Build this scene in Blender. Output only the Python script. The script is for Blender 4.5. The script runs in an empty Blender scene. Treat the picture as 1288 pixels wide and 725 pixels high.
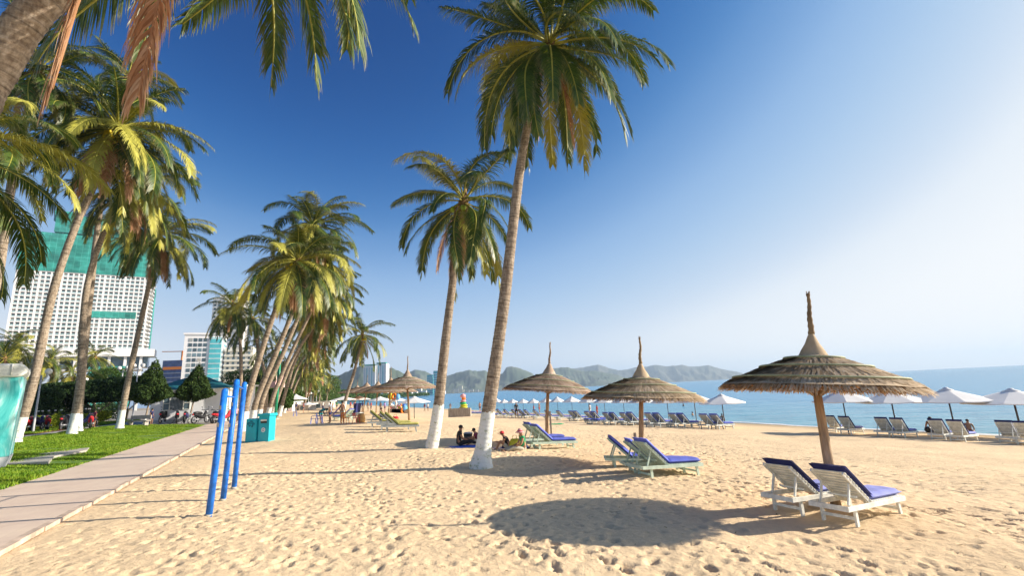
SKY_AIR, SKY_DUST, SKY_OZ, SKY_SAT, SKY_GAM, SKY_STR = 1.0, .9, 2.4, 1.0, 1.0, .10
SUN_STR, EXPO, HAZE = 4.8, .76, 1.05e-4
SAND = (.77, .58, .36)
import bpy, bmesh, math, random
import numpy as np
from mathutils import Vector, Matrix, noise as mnoise
R_ = math.radians
random.seed(7)
rng = np.random.default_rng(11)
sc = bpy.context.scene
C = sc.collection

# ------------------------------------------------------------ camera model
F = 600.0; PITCH = R_(12.04); ROLL = R_(-2.8); H = 2.2
CR = Matrix.Rotation(math.pi/2+PITCH, 3, 'X') @ Matrix.Rotation(ROLL, 3, 'Z')
CO = Vector((0, 0, H))
def ray(px, py): return CR @ Vector(((px-644)/F, (362.5-py)/F, -1.0))
def at(px, py, Y):
    d = ray(px, py); return CO + d*(Y/d.y)
def ss(a, b, x):
    t = np.clip((x-a)/(b-a), 0, 1); return t*t*(3-2*t)
def beach_z(x, y):
    s = .899*x+.438*y; t = -.438*x+.899*y
    z = np.where(s < 10, -.05-.0321*(s+4), -.5-.0544*(s-10))
    z = np.maximum(z, -4.0)
    return z+.4*ss(20, 40, t)*ss(-4, 4, s)*(1-ss(12, 25, s))
def g(x, y):
    s = .899*x+.438*y
    if s < -7.3: return .03+min(.45, .06*(-7.3-s))
    if s < -4: return .03
    return float(beach_z(np.float64(x), np.float64(y)))
def G(px, py):
    d = ray(px, py); t = 1.0
    for _ in range(3200):
        p = CO+d*t
        if p.z <= g(p.x, p.y): return Vector((p.x, p.y, g(p.x, p.y)))
        t *= 1.0025
    return p
def PX(px, Y, dz=0.0):
    d = ray(px, 522.1-.0485*px); x = d.x*(Y/d.y); return Vector((x, Y, g(x, Y)+dz))
def ST(s, t):       # along-shore frame to world
    x = .899*s-.438*t; y = .438*s+.899*t; return Vector((x, y, g(x, y)))
SEA = -2.3
VA = math.atan2(.438, .899)     # direction towards the sea

# ------------------------------------------------------------ mesh builder
class MB:
    def __init__(s): s.v = []; s.f = []; s.sm = []
    def add(s, vs, fs, smooth=False):
        b = len(s.v); s.v.extend([tuple(v) for v in vs]); s.f.extend([tuple(i+b for i in f) for f in fs]); s.sm.extend([smooth]*len(fs)); return s
    def box(s, c, d, M=None):
        c = Vector(c); x, y, z = d[0]/2, d[1]/2, d[2]/2
        vs = [Vector((i*x, j*y, k*z)) for i in (-1, 1) for j in (-1, 1) for k in (-1, 1)]
        vs = [(M @ v if M else v)+c for v in vs]
        return s.add(vs, [(0,1,3,2),(4,6,7,5),(0,4,5,1),(2,3,7,6),(0,2,6,4),(1,5,7,3)])
    def bar(s, a, b, w, h, up=(0,0,1)):
        a = Vector(a); b = Vector(b); d = (b-a); L = d.length; d.normalize(); up = Vector(up)
        y = up.cross(d)
        if y.length < 1e-4: y = Vector((1,0,0)).cross(d)
        y.normalize(); z = d.cross(y)
        M = Matrix((d, y, z)).transposed()
        return s.box((a+b)/2, (L, w, h), M)
    def tube(s, pts, rad, n=8, smooth=True, caps=True):
        pts = [Vector(p) for p in pts]
        if not hasattr(rad, '__len__'): rad = [rad]*len(pts)
        b = len(s.v); ref = None
        for i, p in enumerate(pts):
            d = (pts[min(i+1, len(pts)-1)]-pts[max(i-1, 0)]).normalized()
            if ref is None: ref = Vector((1,0,0)) if abs(d.x) < .8 else Vector((0,1,0))
            u = (ref-d*ref.dot(d)).normalized(); w = d.cross(u); ref = u
            for k in range(n):
                a = 2*math.pi*k/n; s.v.append(tuple(p+(u*math.cos(a)+w*math.sin(a))*rad[i]))
        for i in range(len(pts)-1):
            for k in range(n):
                s.f.append((b+i*n+k, b+i*n+(k+1)%n, b+(i+1)*n+(k+1)%n, b+(i+1)*n+k)); s.sm.append(smooth)
        if caps:
            s.f.append(tuple(b+k for k in range(n))[::-1]); s.sm.append(False)
            s.f.append(tuple(b+(len(pts)-1)*n+k for k in range(n))); s.sm.append(False)
        return s
    def lathe(s, prof, c=(0,0,0), n=24, smooth=True):
        c = Vector(c); b = len(s.v)
        for r, z in prof:
            for k in range(n):
                a = 2*math.pi*k/n; s.v.append((c.x+r*math.cos(a), c.y+r*math.sin(a), c.z+z))
        for i in range(len(prof)-1):
            for k in range(n):
                s.f.append((b+i*n+k, b+i*n+(k+1)%n, b+(i+1)*n+(k+1)%n, b+(i+1)*n+k)); s.sm.append(smooth)
        return s
    def ball(s, c, r, n=10, m=7):
        c = Vector(c); r = r if hasattr(r, '__len__') else (r, r, r); b = len(s.v)
        for i in range(m+1):
            t = math.pi*i/m
            for k in range(n):
                a = 2*math.pi*k/n
                s.v.append((c.x+r[0]*math.sin(t)*math.cos(a), c.y+r[1]*math.sin(t)*math.sin(a), c.z+r[2]*math.cos(t)))
        for i in range(m):
            for k in range(n):
                s.f.append((b+i*n+k, b+(i+1)*n+k, b+(i+1)*n+(k+1)%n, b+i*n+(k+1)%n)); s.sm.append(True)
        return s
    def xf(s, M): s.v = [tuple(M @ Vector(v)) for v in s.v]; return s
    def mesh(s, name):
        me = bpy.data.meshes.new(name); me.from_pydata(s.v, [], s.f)
        if any(s.sm): me.polygons.foreach_set('use_smooth', s.sm)
        me.update(); return me
    def build(s, name, mat, parent=None, bevel=0):
        return link(name, s.mesh(name), mat, parent, bevel)
def link(name, me, mat, parent=None, bevel=0):
    o = bpy.data.objects.new(name, me); C.objects.link(o)
    if mat and not me.materials: me.materials.append(mat)
    if parent: o.parent = parent
    if bevel:
        b = o.modifiers.new('b', 'BEVEL'); b.width = bevel; b.segments = 2; b.limit_method = 'ANGLE'
    return o
def npmesh(name, v, f, smooth=False):
    """v (n,3), f (m,k) k=3 or 4"""
    me = bpy.data.meshes.new(name); v = np.asarray(v, np.float32); f = np.asarray(f, np.int32); k = f.shape[1]
    me.vertices.add(len(v)); me.vertices.foreach_set('co', v.ravel())
    me.loops.add(f.size); me.loops.foreach_set('vertex_index', f.ravel())
    me.polygons.add(len(f)); me.polygons.foreach_set('loop_start', np.arange(0, f.size, k, dtype=np.int32))
    me.polygons.foreach_set('loop_total', np.full(len(f), k, np.int32))
    if smooth: me.polygons.foreach_set('use_smooth', np.ones(len(f), bool))
    me.update(calc_edges=True); me.validate(); return me
def tag(o, label=None, cat=None, group=None, kind=None):
    if label: o['label'] = label
    if cat: o['category'] = cat
    if group: o['group'] = group
    if kind: o['kind'] = kind
    return o
def thing(name, loc, label, cat, group=None, rz=0.0):
    o = bpy.data.objects.new(name, None); C.objects.link(o); o.location = loc; o.rotation_euler = (0, 0, rz)
    o.empty_display_size = .2
    return tag(o, label, cat, group)
def dup(root, loc, rz, label, group=None, scale=None):
    def cp(o, par):
        c = o.copy(); C.objects.link(c)
        if par is not None: c.parent = par
        for ch in kids.get(o.name, []): cp(ch, c)
        return c
    kids = {}
    st = [root]
    while st:
        q = st.pop(); kids[q.name] = list(q.children); st += kids[q.name]
    r = cp(root, None); r.location = loc; r.rotation_euler = (root.rotation_euler.x, root.rotation_euler.y, rz)
    r['label'] = label
    if group: r['group'] = group
    if scale: r.scale = (scale,)*3 if not hasattr(scale, '__len__') else scale
    return r

# ------------------------------------------------------------ materials
def newmat(name):
    m = bpy.data.materials.new(name); m.use_nodes = True; nt = m.node_tree
    return m, nt, nt.nodes['Principled BSDF'], nt.nodes['Material Output']
def N(nt, t, **kw):
    n = nt.nodes.new(t)
    for k, v in kw.items():
        if k in n.inputs: n.inputs[k].default_value = v
        else: setattr(n, k, v)
    return n
def noise_node(nt, scale, detail=4, rough=.55, coord='Object', sc3=None, dist=0):
    tc = nt.nodes.new('ShaderNodeTexCoord'); out = tc.outputs[coord]
    if sc3:
        mp = nt.nodes.new('ShaderNodeMapping'); mp.inputs['Scale'].default_value = sc3; nt.links.new(out, mp.inputs[0]); out = mp.outputs[0]
    n = N(nt, 'ShaderNodeTexNoise', Scale=scale, Detail=detail, Roughness=rough, Distortion=dist); nt.links.new(out, n.inputs['Vector']); return n
def ramp(nt, src, stops):
    r = nt.nodes.new('ShaderNodeValToRGB'); e = r.color_ramp.elements
    while len(e) < len(stops): e.new(.5)
    for i, (p, c) in enumerate(stops):
        e[i].position = p; e[i].color = (*c, 1) if len(c) == 3 else c
    nt.links.new(src, r.inputs[0]); return r
def bump(nt, bs, src, strength, dist):
    b = N(nt, 'ShaderNodeBump', Strength=strength, Distance=dist); nt.links.new(src, b.inputs['Height']); nt.links.new(b.outputs[0], bs.inputs['Normal']); return b
def mul(c, k): return tuple(min(1, x*k) for x in c)
def simple(name, col, rough=.7, var=.18, scale=3, bmp=0, bd=.01, metal=0, coord='Object', sc3=None, spec=.4):
    m, nt, bs, out = newmat(name)
    n = noise_node(nt, scale, coord=coord, sc3=sc3)
    r = ramp(nt, n.outputs[0], [(.3, mul(col, 1-var)), (.7, mul(col, 1+var))])
    nt.links.new(r.outputs[0], bs.inputs['Base Color'])
    bs.inputs['Roughness'].default_value = rough; bs.inputs['Metallic'].default_value = metal; bs.inputs['Specular IOR Level'].default_value = spec
    if bmp: bump(nt, bs, n.outputs[0], bmp, bd)
    return m
def island(name, cols, rough=.7, trans=0.0, noise_scale=None, tip=None, spec=.3):
    """colour drawn per leaf / straw (mesh island), optional real tip colour from the 'tip' attribute"""
    m, nt, bs, out = newmat(name)
    ge = nt.nodes.new('ShaderNodeNewGeometry'); src = ge.outputs['Random Per Island']
    if noise_scale:
        nn = noise_node(nt, noise_scale, detail=3); mx = N(nt, 'ShaderNodeMath', operation='ADD'); m2 = N(nt, 'ShaderNodeMath', operation='MULTIPLY')
        a = N(nt, 'ShaderNodeMath', operation='MULTIPLY_ADD'); a.inputs[1].default_value = 2.0; a.inputs[2].default_value = -.5
        nt.links.new(nn.outputs[0], a.inputs[0]); nt.links.new(a.outputs[0], mx.inputs[0]); nt.links.new(src, mx.inputs[1])
        nt.links.new(mx.outputs[0], m2.inputs[0]); m2.inputs[1].default_value = .5; src = m2.outputs[0]
    r = ramp(nt, src, [(i/(len(cols)-1), c) for i, c in enumerate(cols)]); col = r.outputs[0]
    if tip:
        at_ = N(nt, 'ShaderNodeAttribute', attribute_name='tip'); mr = N(nt, 'ShaderNodeMix', data_type='RGBA')
        nt.links.new(at_.outputs['Fac'], mr.inputs[0]); nt.links.new(col, mr.inputs[6]); mr.inputs[7].default_value = (*tip, 1); col = mr.outputs[2]
    nt.links.new(col, bs.inputs['Base Color']); bs.inputs['Roughness'].default_value = rough; bs.inputs['Specular IOR Level'].default_value = spec
    if trans:
        tr = nt.nodes.new('ShaderNodeBsdfTranslucent'); nt.links.new(col, tr.inputs[0]); mx = N(nt, 'ShaderNodeMixShader'); mx.inputs[0].default_value = trans
        nt.links.new(bs.outputs[0], mx.inputs[1]); nt.links.new(tr.outputs[0], mx.inputs[2]); nt.links.new(mx.outputs[0], out.inputs[0])
    return m

M = {}
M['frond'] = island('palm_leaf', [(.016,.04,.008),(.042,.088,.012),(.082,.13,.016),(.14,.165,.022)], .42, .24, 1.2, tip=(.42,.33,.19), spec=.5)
M['frond_y'] = island('palm_leaf_sunny', [(.028,.055,.008),(.068,.108,.012),(.125,.155,.018),(.21,.20,.035)], .45, .26, 1.2, tip=(.50,.40,.26), spec=.5)  # yellower, brighter leaf copy with a sunlit look put into its colour
M['frond_d'] = island('palm_leaf_dead', [(.20,.08,.03),(.42,.22,.11),(.68,.50,.34)], .8, .2, 1.0, tip=(.55,.42,.3))
M['rachis'] = simple('frond_midrib', (.34,.32,.05), .5)
M['trunkbark'] = None
def bark():
    m, nt, bs, out = newmat('palm_bark')
    a = noise_node(nt, 2.0, 6, .65, sc3=(1.2,1.2,9)); b = noise_node(nt, 14, 4, .6, sc3=(1,1,.35))
    mx = N(nt, 'ShaderNodeMath', operation='MULTIPLY_ADD'); mx.inputs[1].default_value = .6; nt.links.new(b.outputs[0], mx.inputs[0])
    h = N(nt, 'ShaderNodeMath', operation='MULTIPLY'); h.inputs[1].default_value = .55; nt.links.new(a.outputs[0], h.inputs[0]); nt.links.new(h.outputs[0], mx.inputs[2])
    r = ramp(nt, mx.outputs[0], [(.34, (.07,.05,.04)), (.5, (.185,.14,.10)), (.6, (.28,.225,.165)), (.75, (.43,.36,.29))])
    rg = N(nt, 'ShaderNodeAttribute', attribute_name='ring'); r2 = ramp(nt, rg.outputs['Fac'], [(0, (1.12,1.1,1.08)), (.6, (1,1,1)), (1, (.38,.34,.30))]); mm = N(nt, 'ShaderNodeMix', data_type='RGBA', blend_type='MULTIPLY'); mm.inputs[0].default_value = 1
    nt.links.new(r.outputs[0], mm.inputs[6]); nt.links.new(r2.outputs[0], mm.inputs[7]); nt.links.new(mm.outputs[2], bs.inputs['Base Color']); bs.inputs['Roughness'].default_value = .9
    bump(nt, bs, mx.outputs[0], .8, .03); return m
M['bark'] = bark()
def whitewash():
    m, nt, bs, out = newmat('whitewash')
    a = noise_node(nt, 4, 8, .75); r = ramp(nt, a.outputs[0], [(.36, (.22,.20,.13)), (.41, (.52,.56,.42)), (.47, (.76,.77,.72)), (1, (.86,.86,.84))])
    nt.links.new(r.outputs[0], bs.inputs['Base Color']); bs.inputs['Roughness'].default_value = .85; bump(nt, bs, a.outputs[0], .7, .02); return m
M['white'] = whitewash()
M['thatch'] = island('thatch_straw', [(.14,.09,.05),(.40,.29,.17),(.62,.48,.32),(.85,.72,.54)], .85, .12, 1.6, spec=.2)
M['thatch_old'] = island('thatch_weathered', [(.14,.085,.055),(.34,.24,.16),(.52,.39,.29),(.78,.68,.56)], .85, .1, 1.6, spec=.2)
M['fringe'] = island('thatch_fringe', [(.20,.10,.035),(.36,.20,.08),(.50,.33,.18)], .9, .15)
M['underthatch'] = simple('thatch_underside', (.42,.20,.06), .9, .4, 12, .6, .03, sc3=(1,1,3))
M['pole'] = simple('umbrella_pole_wood', (.38,.27,.16), .75, .45, 3, .4, .01, sc3=(5,5,.6))
M['greenrope'] = simple('bamboo_binding', (.32,.34,.20), .6, .25, 6)
M['stake'] = simple('grey_stake_wood', (.38,.33,.27), .85, .35, 3, .4, .01, sc3=(4,4,.6))
M['lwood'] = simple('white_painted_wood', (.76,.76,.69), .6, .2, 7, .25, .004)
M['lwood_mint'] = simple('mint_painted_wood', (.50,.62,.52), .6, .15, 5, .25, .004)
M['lwood_grey'] = simple('grey_painted_wood', (.45,.49,.48), .6, .15, 5)
M['cush'] = simple('blue_cushion_fabric', (.095,.13,.52), .75, .2, 2.2, .35, .03)
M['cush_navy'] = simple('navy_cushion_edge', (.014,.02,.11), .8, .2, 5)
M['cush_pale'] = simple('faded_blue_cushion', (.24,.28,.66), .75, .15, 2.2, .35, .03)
M['cush_y'] = simple('olive_yellow_cushion', (.50,.46,.13), .8, .15, 3, .3, .02)
M['cush_g'] = simple('olive_green_cushion', (.17,.19,.05), .8, .2, 3, .3, .02)
M['canvas'] = simple('white_canvas', (.80,.78,.74), .8, .05, 2)
M['darkpole'] = simple('dark_metal_pole', (.06,.05,.05), .5, .1)
M['woodpole'] = simple('brown_pole', (.28,.16,.10), .7, .2)
M['bluepaint'] = simple('glossy_blue_paint', (.015,.16,.62), .42, .35, 7, .2, .003)
M['grey'] = simple('grey_metal', (.45,.46,.48), .5, .1)
M['black'] = simple('black_plastic', (.02,.02,.022), .45, .1)
M['teal'] = simple('teal_plastic', (.01,.42,.52), .4, .08, 3)
M['teal_d'] = simple('teal_line', (.01,.12,.20), .5, .1)
M['skin'] = simple('tan_skin', (.42,.22,.13), .6, .08); M['skin_d'] = simple('brown_skin', (.28,.14,.08), .6, .08)
M['hair'] = simple('black_hair', (.012,.01,.01), .6, .1)
for k, c in dict(c_black=(.015,.015,.018), c_white=(.78,.77,.74), c_grey=(.34,.35,.38), c_teal=(.01,.22,.26), c_red=(.62,.03,.04), c_maroon=(.18,.02,.06),
                 c_green=(.02,.38,.14), c_yellow=(.62,.58,.04), c_navy=(.02,.025,.10), c_orange=(.85,.24,.02), c_pink=(.75,.35,.35), c_khaki=(.45,.42,.33),
                 c_purple=(.28,.2,.55), c_blue=(.03,.10,.55), c_lblue=(.15,.4,.8), c_bluechair=(.12,.2,.62)).items():
    M[k] = simple('colour_'+k[2:], c, .7, .08)
M['concrete'] = simple('concrete', (.42,.38,.33), .9, .2, 6, .3, .01)
M['wallwhite'] = simple('white_render', (.78,.79,.81), .8, .05, .8)
M['glass'] = simple('dark_window_glass', (.10,.15,.18), .12, .3, .25)
def winmat():
    m, nt, bs, out = newmat('hotel_window'); oi = nt.nodes.new('ShaderNodeObjectInfo'); ge = nt.nodes.new('ShaderNodeNewGeometry'); a = N(nt, 'ShaderNodeMath', operation='ADD'); f = N(nt, 'ShaderNodeMath', operation='FRACT')
    nt.links.new(oi.outputs['Random'], a.inputs[0]); nt.links.new(ge.outputs['Random Per Island'], a.inputs[1]); nt.links.new(a.outputs[0], f.inputs[0])
    r = ramp(nt, f.outputs[0], [(0, (.04,.06,.07)), (.45, (.10,.15,.17)), (.7, (.16,.24,.27)), (.85, (.42,.38,.32)), (1, (.55,.52,.46))]); nt.links.new(r.outputs[0], bs.inputs['Base Color']); bs.inputs['Roughness'].default_value = .2; return m
M['win'] = winmat()
M['glass_teal'] = simple('teal_curtain_glass', (.08,.42,.46), .15, .25, .1)
M['facade'] = simple('white_facade', (.80,.77,.74), .8, .06, .05)
M['cream'] = simple('cream_facade', (.75,.70,.58), .8, .08, .1)
M['roofteal'] = simple('teal_roof', (.02,.13,.15), .5, .2, 3)
# ------------------------------------------------------------ world, sun, camera
SUN_EL, SUN_AZ = R_(24.5), R_(6)          # azimuth from +X towards +Y
w = bpy.data.worlds.new('World'); sc.world = w; w.use_nodes = True
nt = w.node_tree; bg = nt.nodes['Background']
sky = nt.nodes.new('ShaderNodeTexSky'); sky.sky_type = 'NISHITA'; sky.sun_disc = False
sky.sun_elevation = SUN_EL; sky.sun_rotation = math.pi/2-SUN_AZ
sky.air_density = SKY_AIR; sky.dust_density = SKY_DUST; sky.ozone_density = SKY_OZ
hs = N(nt, 'ShaderNodeHueSaturation', Saturation=SKY_SAT)
gm = N(nt, 'ShaderNodeGamma', Gamma=SKY_GAM)
# polarised, graded look of the sky: the sky texture's own brightness chooses its colour
nt.nodes.remove(hs); nt.nodes.remove(gm)
bw = nt.nodes.new('ShaderNodeRGBToBW'); nt.links.new(sky.outputs[0], bw.inputs[0]); dv = N(nt, 'ShaderNodeMath', operation='DIVIDE'); dv.inputs[1].default_value = 9.0; nt.links.new(bw.outputs[0], dv.inputs[0])
lin = lambda c: tuple((q/255/12.92 if q/255 < .04045 else ((q/255+.055)/1.055)**2.4) for q in c)
rp = ramp(nt, dv.outputs[0], [(.09, lin((4,60,128))), (1.2/9, lin((6,68,138))), (1.5/9, lin((28,94,168))), (1.8/9, lin((58,120,188))), (2.1/9, lin((92,146,206))), (2.6/9, lin((146,185,230))), (3.3/9, lin((178,207,237))), (4.05/9, lin((206,223,243))), (4.75/9, lin((234,242,250))), (6.2/9, lin((250,252,254))), (8.3/9, lin((254,254,254)))])
rp.color_ramp.interpolation = 'B_SPLINE'
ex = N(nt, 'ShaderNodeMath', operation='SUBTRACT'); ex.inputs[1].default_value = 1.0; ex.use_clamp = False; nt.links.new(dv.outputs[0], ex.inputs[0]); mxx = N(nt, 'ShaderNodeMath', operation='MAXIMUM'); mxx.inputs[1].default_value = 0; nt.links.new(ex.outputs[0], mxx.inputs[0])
ad = N(nt, 'ShaderNodeVectorMath', operation='ADD'); nt.links.new(rp.outputs[0], ad.inputs[0]); wm = N(nt, 'ShaderNodeVectorMath', operation='SCALE'); wm.inputs[0].default_value = (5.0, 4.7, 3.9); nt.links.new(mxx.outputs[0], wm.inputs['Scale']); nt.links.new(wm.outputs[0], ad.inputs[1])  # extra warm glow added round the out-of-view sun, boosted to fill shadows
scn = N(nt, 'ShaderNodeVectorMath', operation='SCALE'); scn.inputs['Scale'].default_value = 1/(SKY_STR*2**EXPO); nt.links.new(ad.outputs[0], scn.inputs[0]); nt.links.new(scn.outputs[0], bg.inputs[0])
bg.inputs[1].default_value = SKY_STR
sl = bpy.data.lights.new('sun', 'SUN'); sl.energy = SUN_STR; sl.angle = R_(.5); sl.color = (1, .90, .76)
so = bpy.data.objects.new('sun', sl); C.objects.link(so)
sd = Vector((math.cos(SUN_EL)*math.cos(SUN_AZ), math.cos(SUN_EL)*math.sin(SUN_AZ), math.sin(SUN_EL)))
so.rotation_euler = sd.to_track_quat('Z', 'Y').to_euler()
cd = bpy.data.cameras.new('camera'); co = bpy.data.objects.new('camera', cd); C.objects.link(co)
cd.sensor_width = 36; cd.lens = F/1288*36; cd.clip_end = 30000; cd.clip_start = .05
co.location = CO; co.rotation_euler = CR.to_euler(); sc.camera = co
sc.view_settings.view_transform = 'Standard'; sc.view_settings.look = 'None'; sc.view_settings.gamma = 1; sc.view_settings.exposure = EXPO
sc.render.engine = 'CYCLES'; sc.cycles.use_denoising = True
sc.cycles.max_bounces = 6; sc.cycles.diffuse_bounces = 4; sc.cycles.glossy_bounces = 2; sc.cycles.transmission_bounces = 3; sc.cycles.transparent_max_bounces = 8
sc.cycles.volume_bounces = 0; sc.cycles.sample_clamp_indirect = 6

# ------------------------------------------------------------ value noise in numpy
_lat = rng.random((256, 256)).astype(np.float32)
def vnoise(x, y):
    xi = np.floor(x).astype(np.int64); yi = np.floor(y).astype(np.int64); fx = x-xi; fy = y-yi
    fx = fx*fx*(3-2*fx); fy = fy*fy*(3-2*fy)
    a = _lat[xi & 255, yi & 255]; b = _lat[(xi+1) & 255, yi & 255]; c = _lat[xi & 255, (yi+1) & 255]; d = _lat[(xi+1) & 255, (yi+1) & 255]
    return a+(b-a)*fx+(c-a)*fy+(a-b-c+d)*fx*fy-.5
# ------------------------------------------------------------ sand sheet with real footprints
def grid_line(fine_end, d, g1, mid, g2, end, start=0.0):
    L = [start]; 
    while L[-1] < fine_end: L.append(L[-1]+d)
    st = d
    while L[-1] < mid: st *= 1+g1; L.append(L[-1]+st)
    while L[-1] < end: st *= 1+g2; L.append(L[-1]+st)
    return L
gy = np.array([-400, -60, -12, -2, 2.5]+grid_line(17, .042, .008, 75, .05, 8900, 3.6))
gxp = grid_line(9.5, .045, .02, 55, .07, 8900); gx = np.array([-q for q in gxp[:0:-1]]+gxp)
X, Y = np.meshgrid(gx, gy)
Z = beach_z(X, Y)
S = .899*X+.438*Y
dry = 1-ss(36, 43, S)
near = 1-ss(60, 110, np.hypot(X, Y))
Z += (vnoise(X*.23, Y*.23)*.14+vnoise(X*.7+9, Y*.7)*.06+vnoise(X*2.1, Y*2.1+5)*.014+vnoise(X*5.3, Y*5.3)*.013+vnoise(X*11.3, Y*11.3)*.008)*dry*near*ss(-4, -2.5, S)
# footprints, walked in tracks
DZ = np.zeros_like(Z)
def stamp(cx, cy, a, L, W, dep):
    r = L*1.6
    i0, i1 = np.searchsorted(gx, [cx-r, cx+r]); j0, j1 = np.searchsorted(gy, [cy-r, cy+r])
    if i1-i0 < 3 or j1-j0 < 3: return
    x = gx[i0:i1][None, :]-cx; y = gy[j0:j1][:, None]-cy
    u = (x*math.cos(a)+y*math.sin(a))/L; v = (-x*math.sin(a)+y*math.cos(a))/W
    q = u*u+v*v
    d = -dep*np.exp(-q*q*q*1.1)+dep*.22*np.exp(-((np.sqrt(q)-1.4)/.28)**2)*(1+.6*np.tanh(-u*2))
    DZ[j0:j1, i0:i1] += d
PATCH = lambda x, y: float(vnoise(np.float64(x*.32+3), np.float64(y*.32))) > -.12+random.gauss(0, .07)
ntr = 1250
for k in range(ntr):
    yy = 4+50*random.random()**1.05; xx = random.uniform(-yy*.6-5, yy*1.15+4)
    a = random.choice([2.0, 2.0, -1.1, .45, random.uniform(0, 6.28), random.uniform(0, 6.28)])+random.gauss(0, .25)
    sz = random.choice([.06,.07,.08,.09,.11,.14])
    for st in range(random.randint(8, 26)):
        sd_ = 1 if st % 2 else -1
        px_, py_ = xx+sd_*.11*-math.sin(a), yy+sd_*.11*math.cos(a)
        if .899*px_+.438*py_ > -3.7 and PATCH(px_, py_): stamp(px_+random.gauss(0, .03), py_+random.gauss(0, .03), a+random.gauss(0, .15), sz*random.uniform(.95, 1.05), sz*.46, sz*random.uniform(.2, .5))
        a += random.gauss(0, .1); xx += math.cos(a)*random.uniform(.45, .7); yy += math.sin(a)*random.uniform(.45, .7)
for k in range(16000):
    yy = 4+48*random.random()**1.05; xx = random.uniform(-yy*.6-5, yy*1.15+4)
    if .899*xx+.438*yy > -3.7:
        r = random.uniform(.03, .08)*(1+yy*.02); stamp(xx, yy, random.uniform(0, 6.28), r*1.3, r, r*random.uniform(-.15, .42))
for k in range(16):
    x0, y0 = random.uniform(-6, 9), random.uniform(5, 18); a = random.uniform(-.5, 3.6); Lg = random.uniform(2, 6)
    if .899*x0+.438*y0 < -2: continue
    n_ = int(Lg/.09)
    for i in range(n_):
        a += random.gauss(0, .015)
        for o_ in ((0,) if k % 3 else (-.28, .28)):
            xx = x0+math.cos(a)*i*.09-math.sin(a)*o_; yy = y0+math.sin(a)*i*.09+math.cos(a)*o_
            if .899*xx+.438*yy > -3.5: stamp(xx, yy, a, .075, .035, .010)
Z += np.clip(DZ, -.10, .05)
Z = np.where(S < -4.0, np.minimum(Z, -.12), Z)
Z = np.where((np.hypot(X, Y) > 600) , np.minimum(Z, -3.5), Z)
ny, nx = Z.shape
idx = np.arange(ny*nx).reshape(ny, nx)
q = np.stack([idx[:-1, :-1], idx[:-1, 1:], idx[1:, 1:], idx[1:, :-1]], -1).reshape(-1, 4)
me = npmesh('sand', np.stack([X, Y, Z], -1).reshape(-1, 3), q, True)
def sandmat():
    m, nt, bs, out = newmat('beach_sand')
    a = noise_node(nt, .35, 5, .6); b = noise_node(nt, 9, 5, .7); c = noise_node(nt, 90, 3, .7)
    mx = N(nt, 'ShaderNodeMath', operation='MULTIPLY_ADD'); mx.inputs[1].default_value = .45; nt.links.new(b.outputs[0], mx.inputs[0])
    m3 = N(nt, 'ShaderNodeMath', operation='MULTIPLY'); m3.inputs[1].default_value = .55; nt.links.new(a.outputs[0], m3.inputs[0]); nt.links.new(m3.outputs[0], mx.inputs[2])
    r = ramp(nt, mx.outputs[0], [(.3, mul(SAND, .80)), (.5, SAND), (.7, mul(SAND, 1.14))])
    # wet band by height above the sea
    ge = nt.nodes.new('ShaderNodeNewGeometry'); sp = nt.nodes.new('ShaderNodeSeparateXYZ'); nt.links.new(ge.outputs['Position'], sp.inputs[0])
    mr = N(nt, 'ShaderNodeMapRange'); mr.inputs['From Min'].default_value = SEA+.05; mr.inputs['From Max'].default_value = SEA+.28; nt.links.new(sp.outputs[2], mr.inputs[0])
    mc = N(nt, 'ShaderNodeMix', data_type='RGBA'); nt.links.new(mr.outputs[0], mc.inputs[0]); mc.inputs[6].default_value = (*mul(SAND, .5), 1); nt.links.new(r.outputs[0], mc.inputs[7])
    nt.links.new(mc.outputs[2], bs.inputs['Base Color'])
    bs.inputs['Roughness'].default_value = .95; bs.inputs['Specular IOR Level'].default_value = .1
    b1 = N(nt, 'ShaderNodeBump', Strength=.5, Distance=.012); nt.links.new(c.outputs[0], b1.inputs['Height'])
    d_ = noise_node(nt, 3.2, 5, .65); b3 = N(nt, 'ShaderNodeBump', Strength=.5, Distance=.09); nt.links.new(d_.outputs[0], b3.inputs['Height']); nt.links.new(b1.outputs[0], b3.inputs['Normal']); b1 = b3
    b2 = N(nt, 'ShaderNodeBump', Strength=.45, Distance=.04); nt.links.new(b.outputs[0], b2.inputs['Height']); nt.links.new(b1.outputs[0], b2.inputs['Normal'])
    nt.links.new(b2.outputs[0], bs.inputs['Normal']); return m
tag(link('ground', me, sandmat()), 'pale golden beach sand full of footprints', kind='structure')

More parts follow.
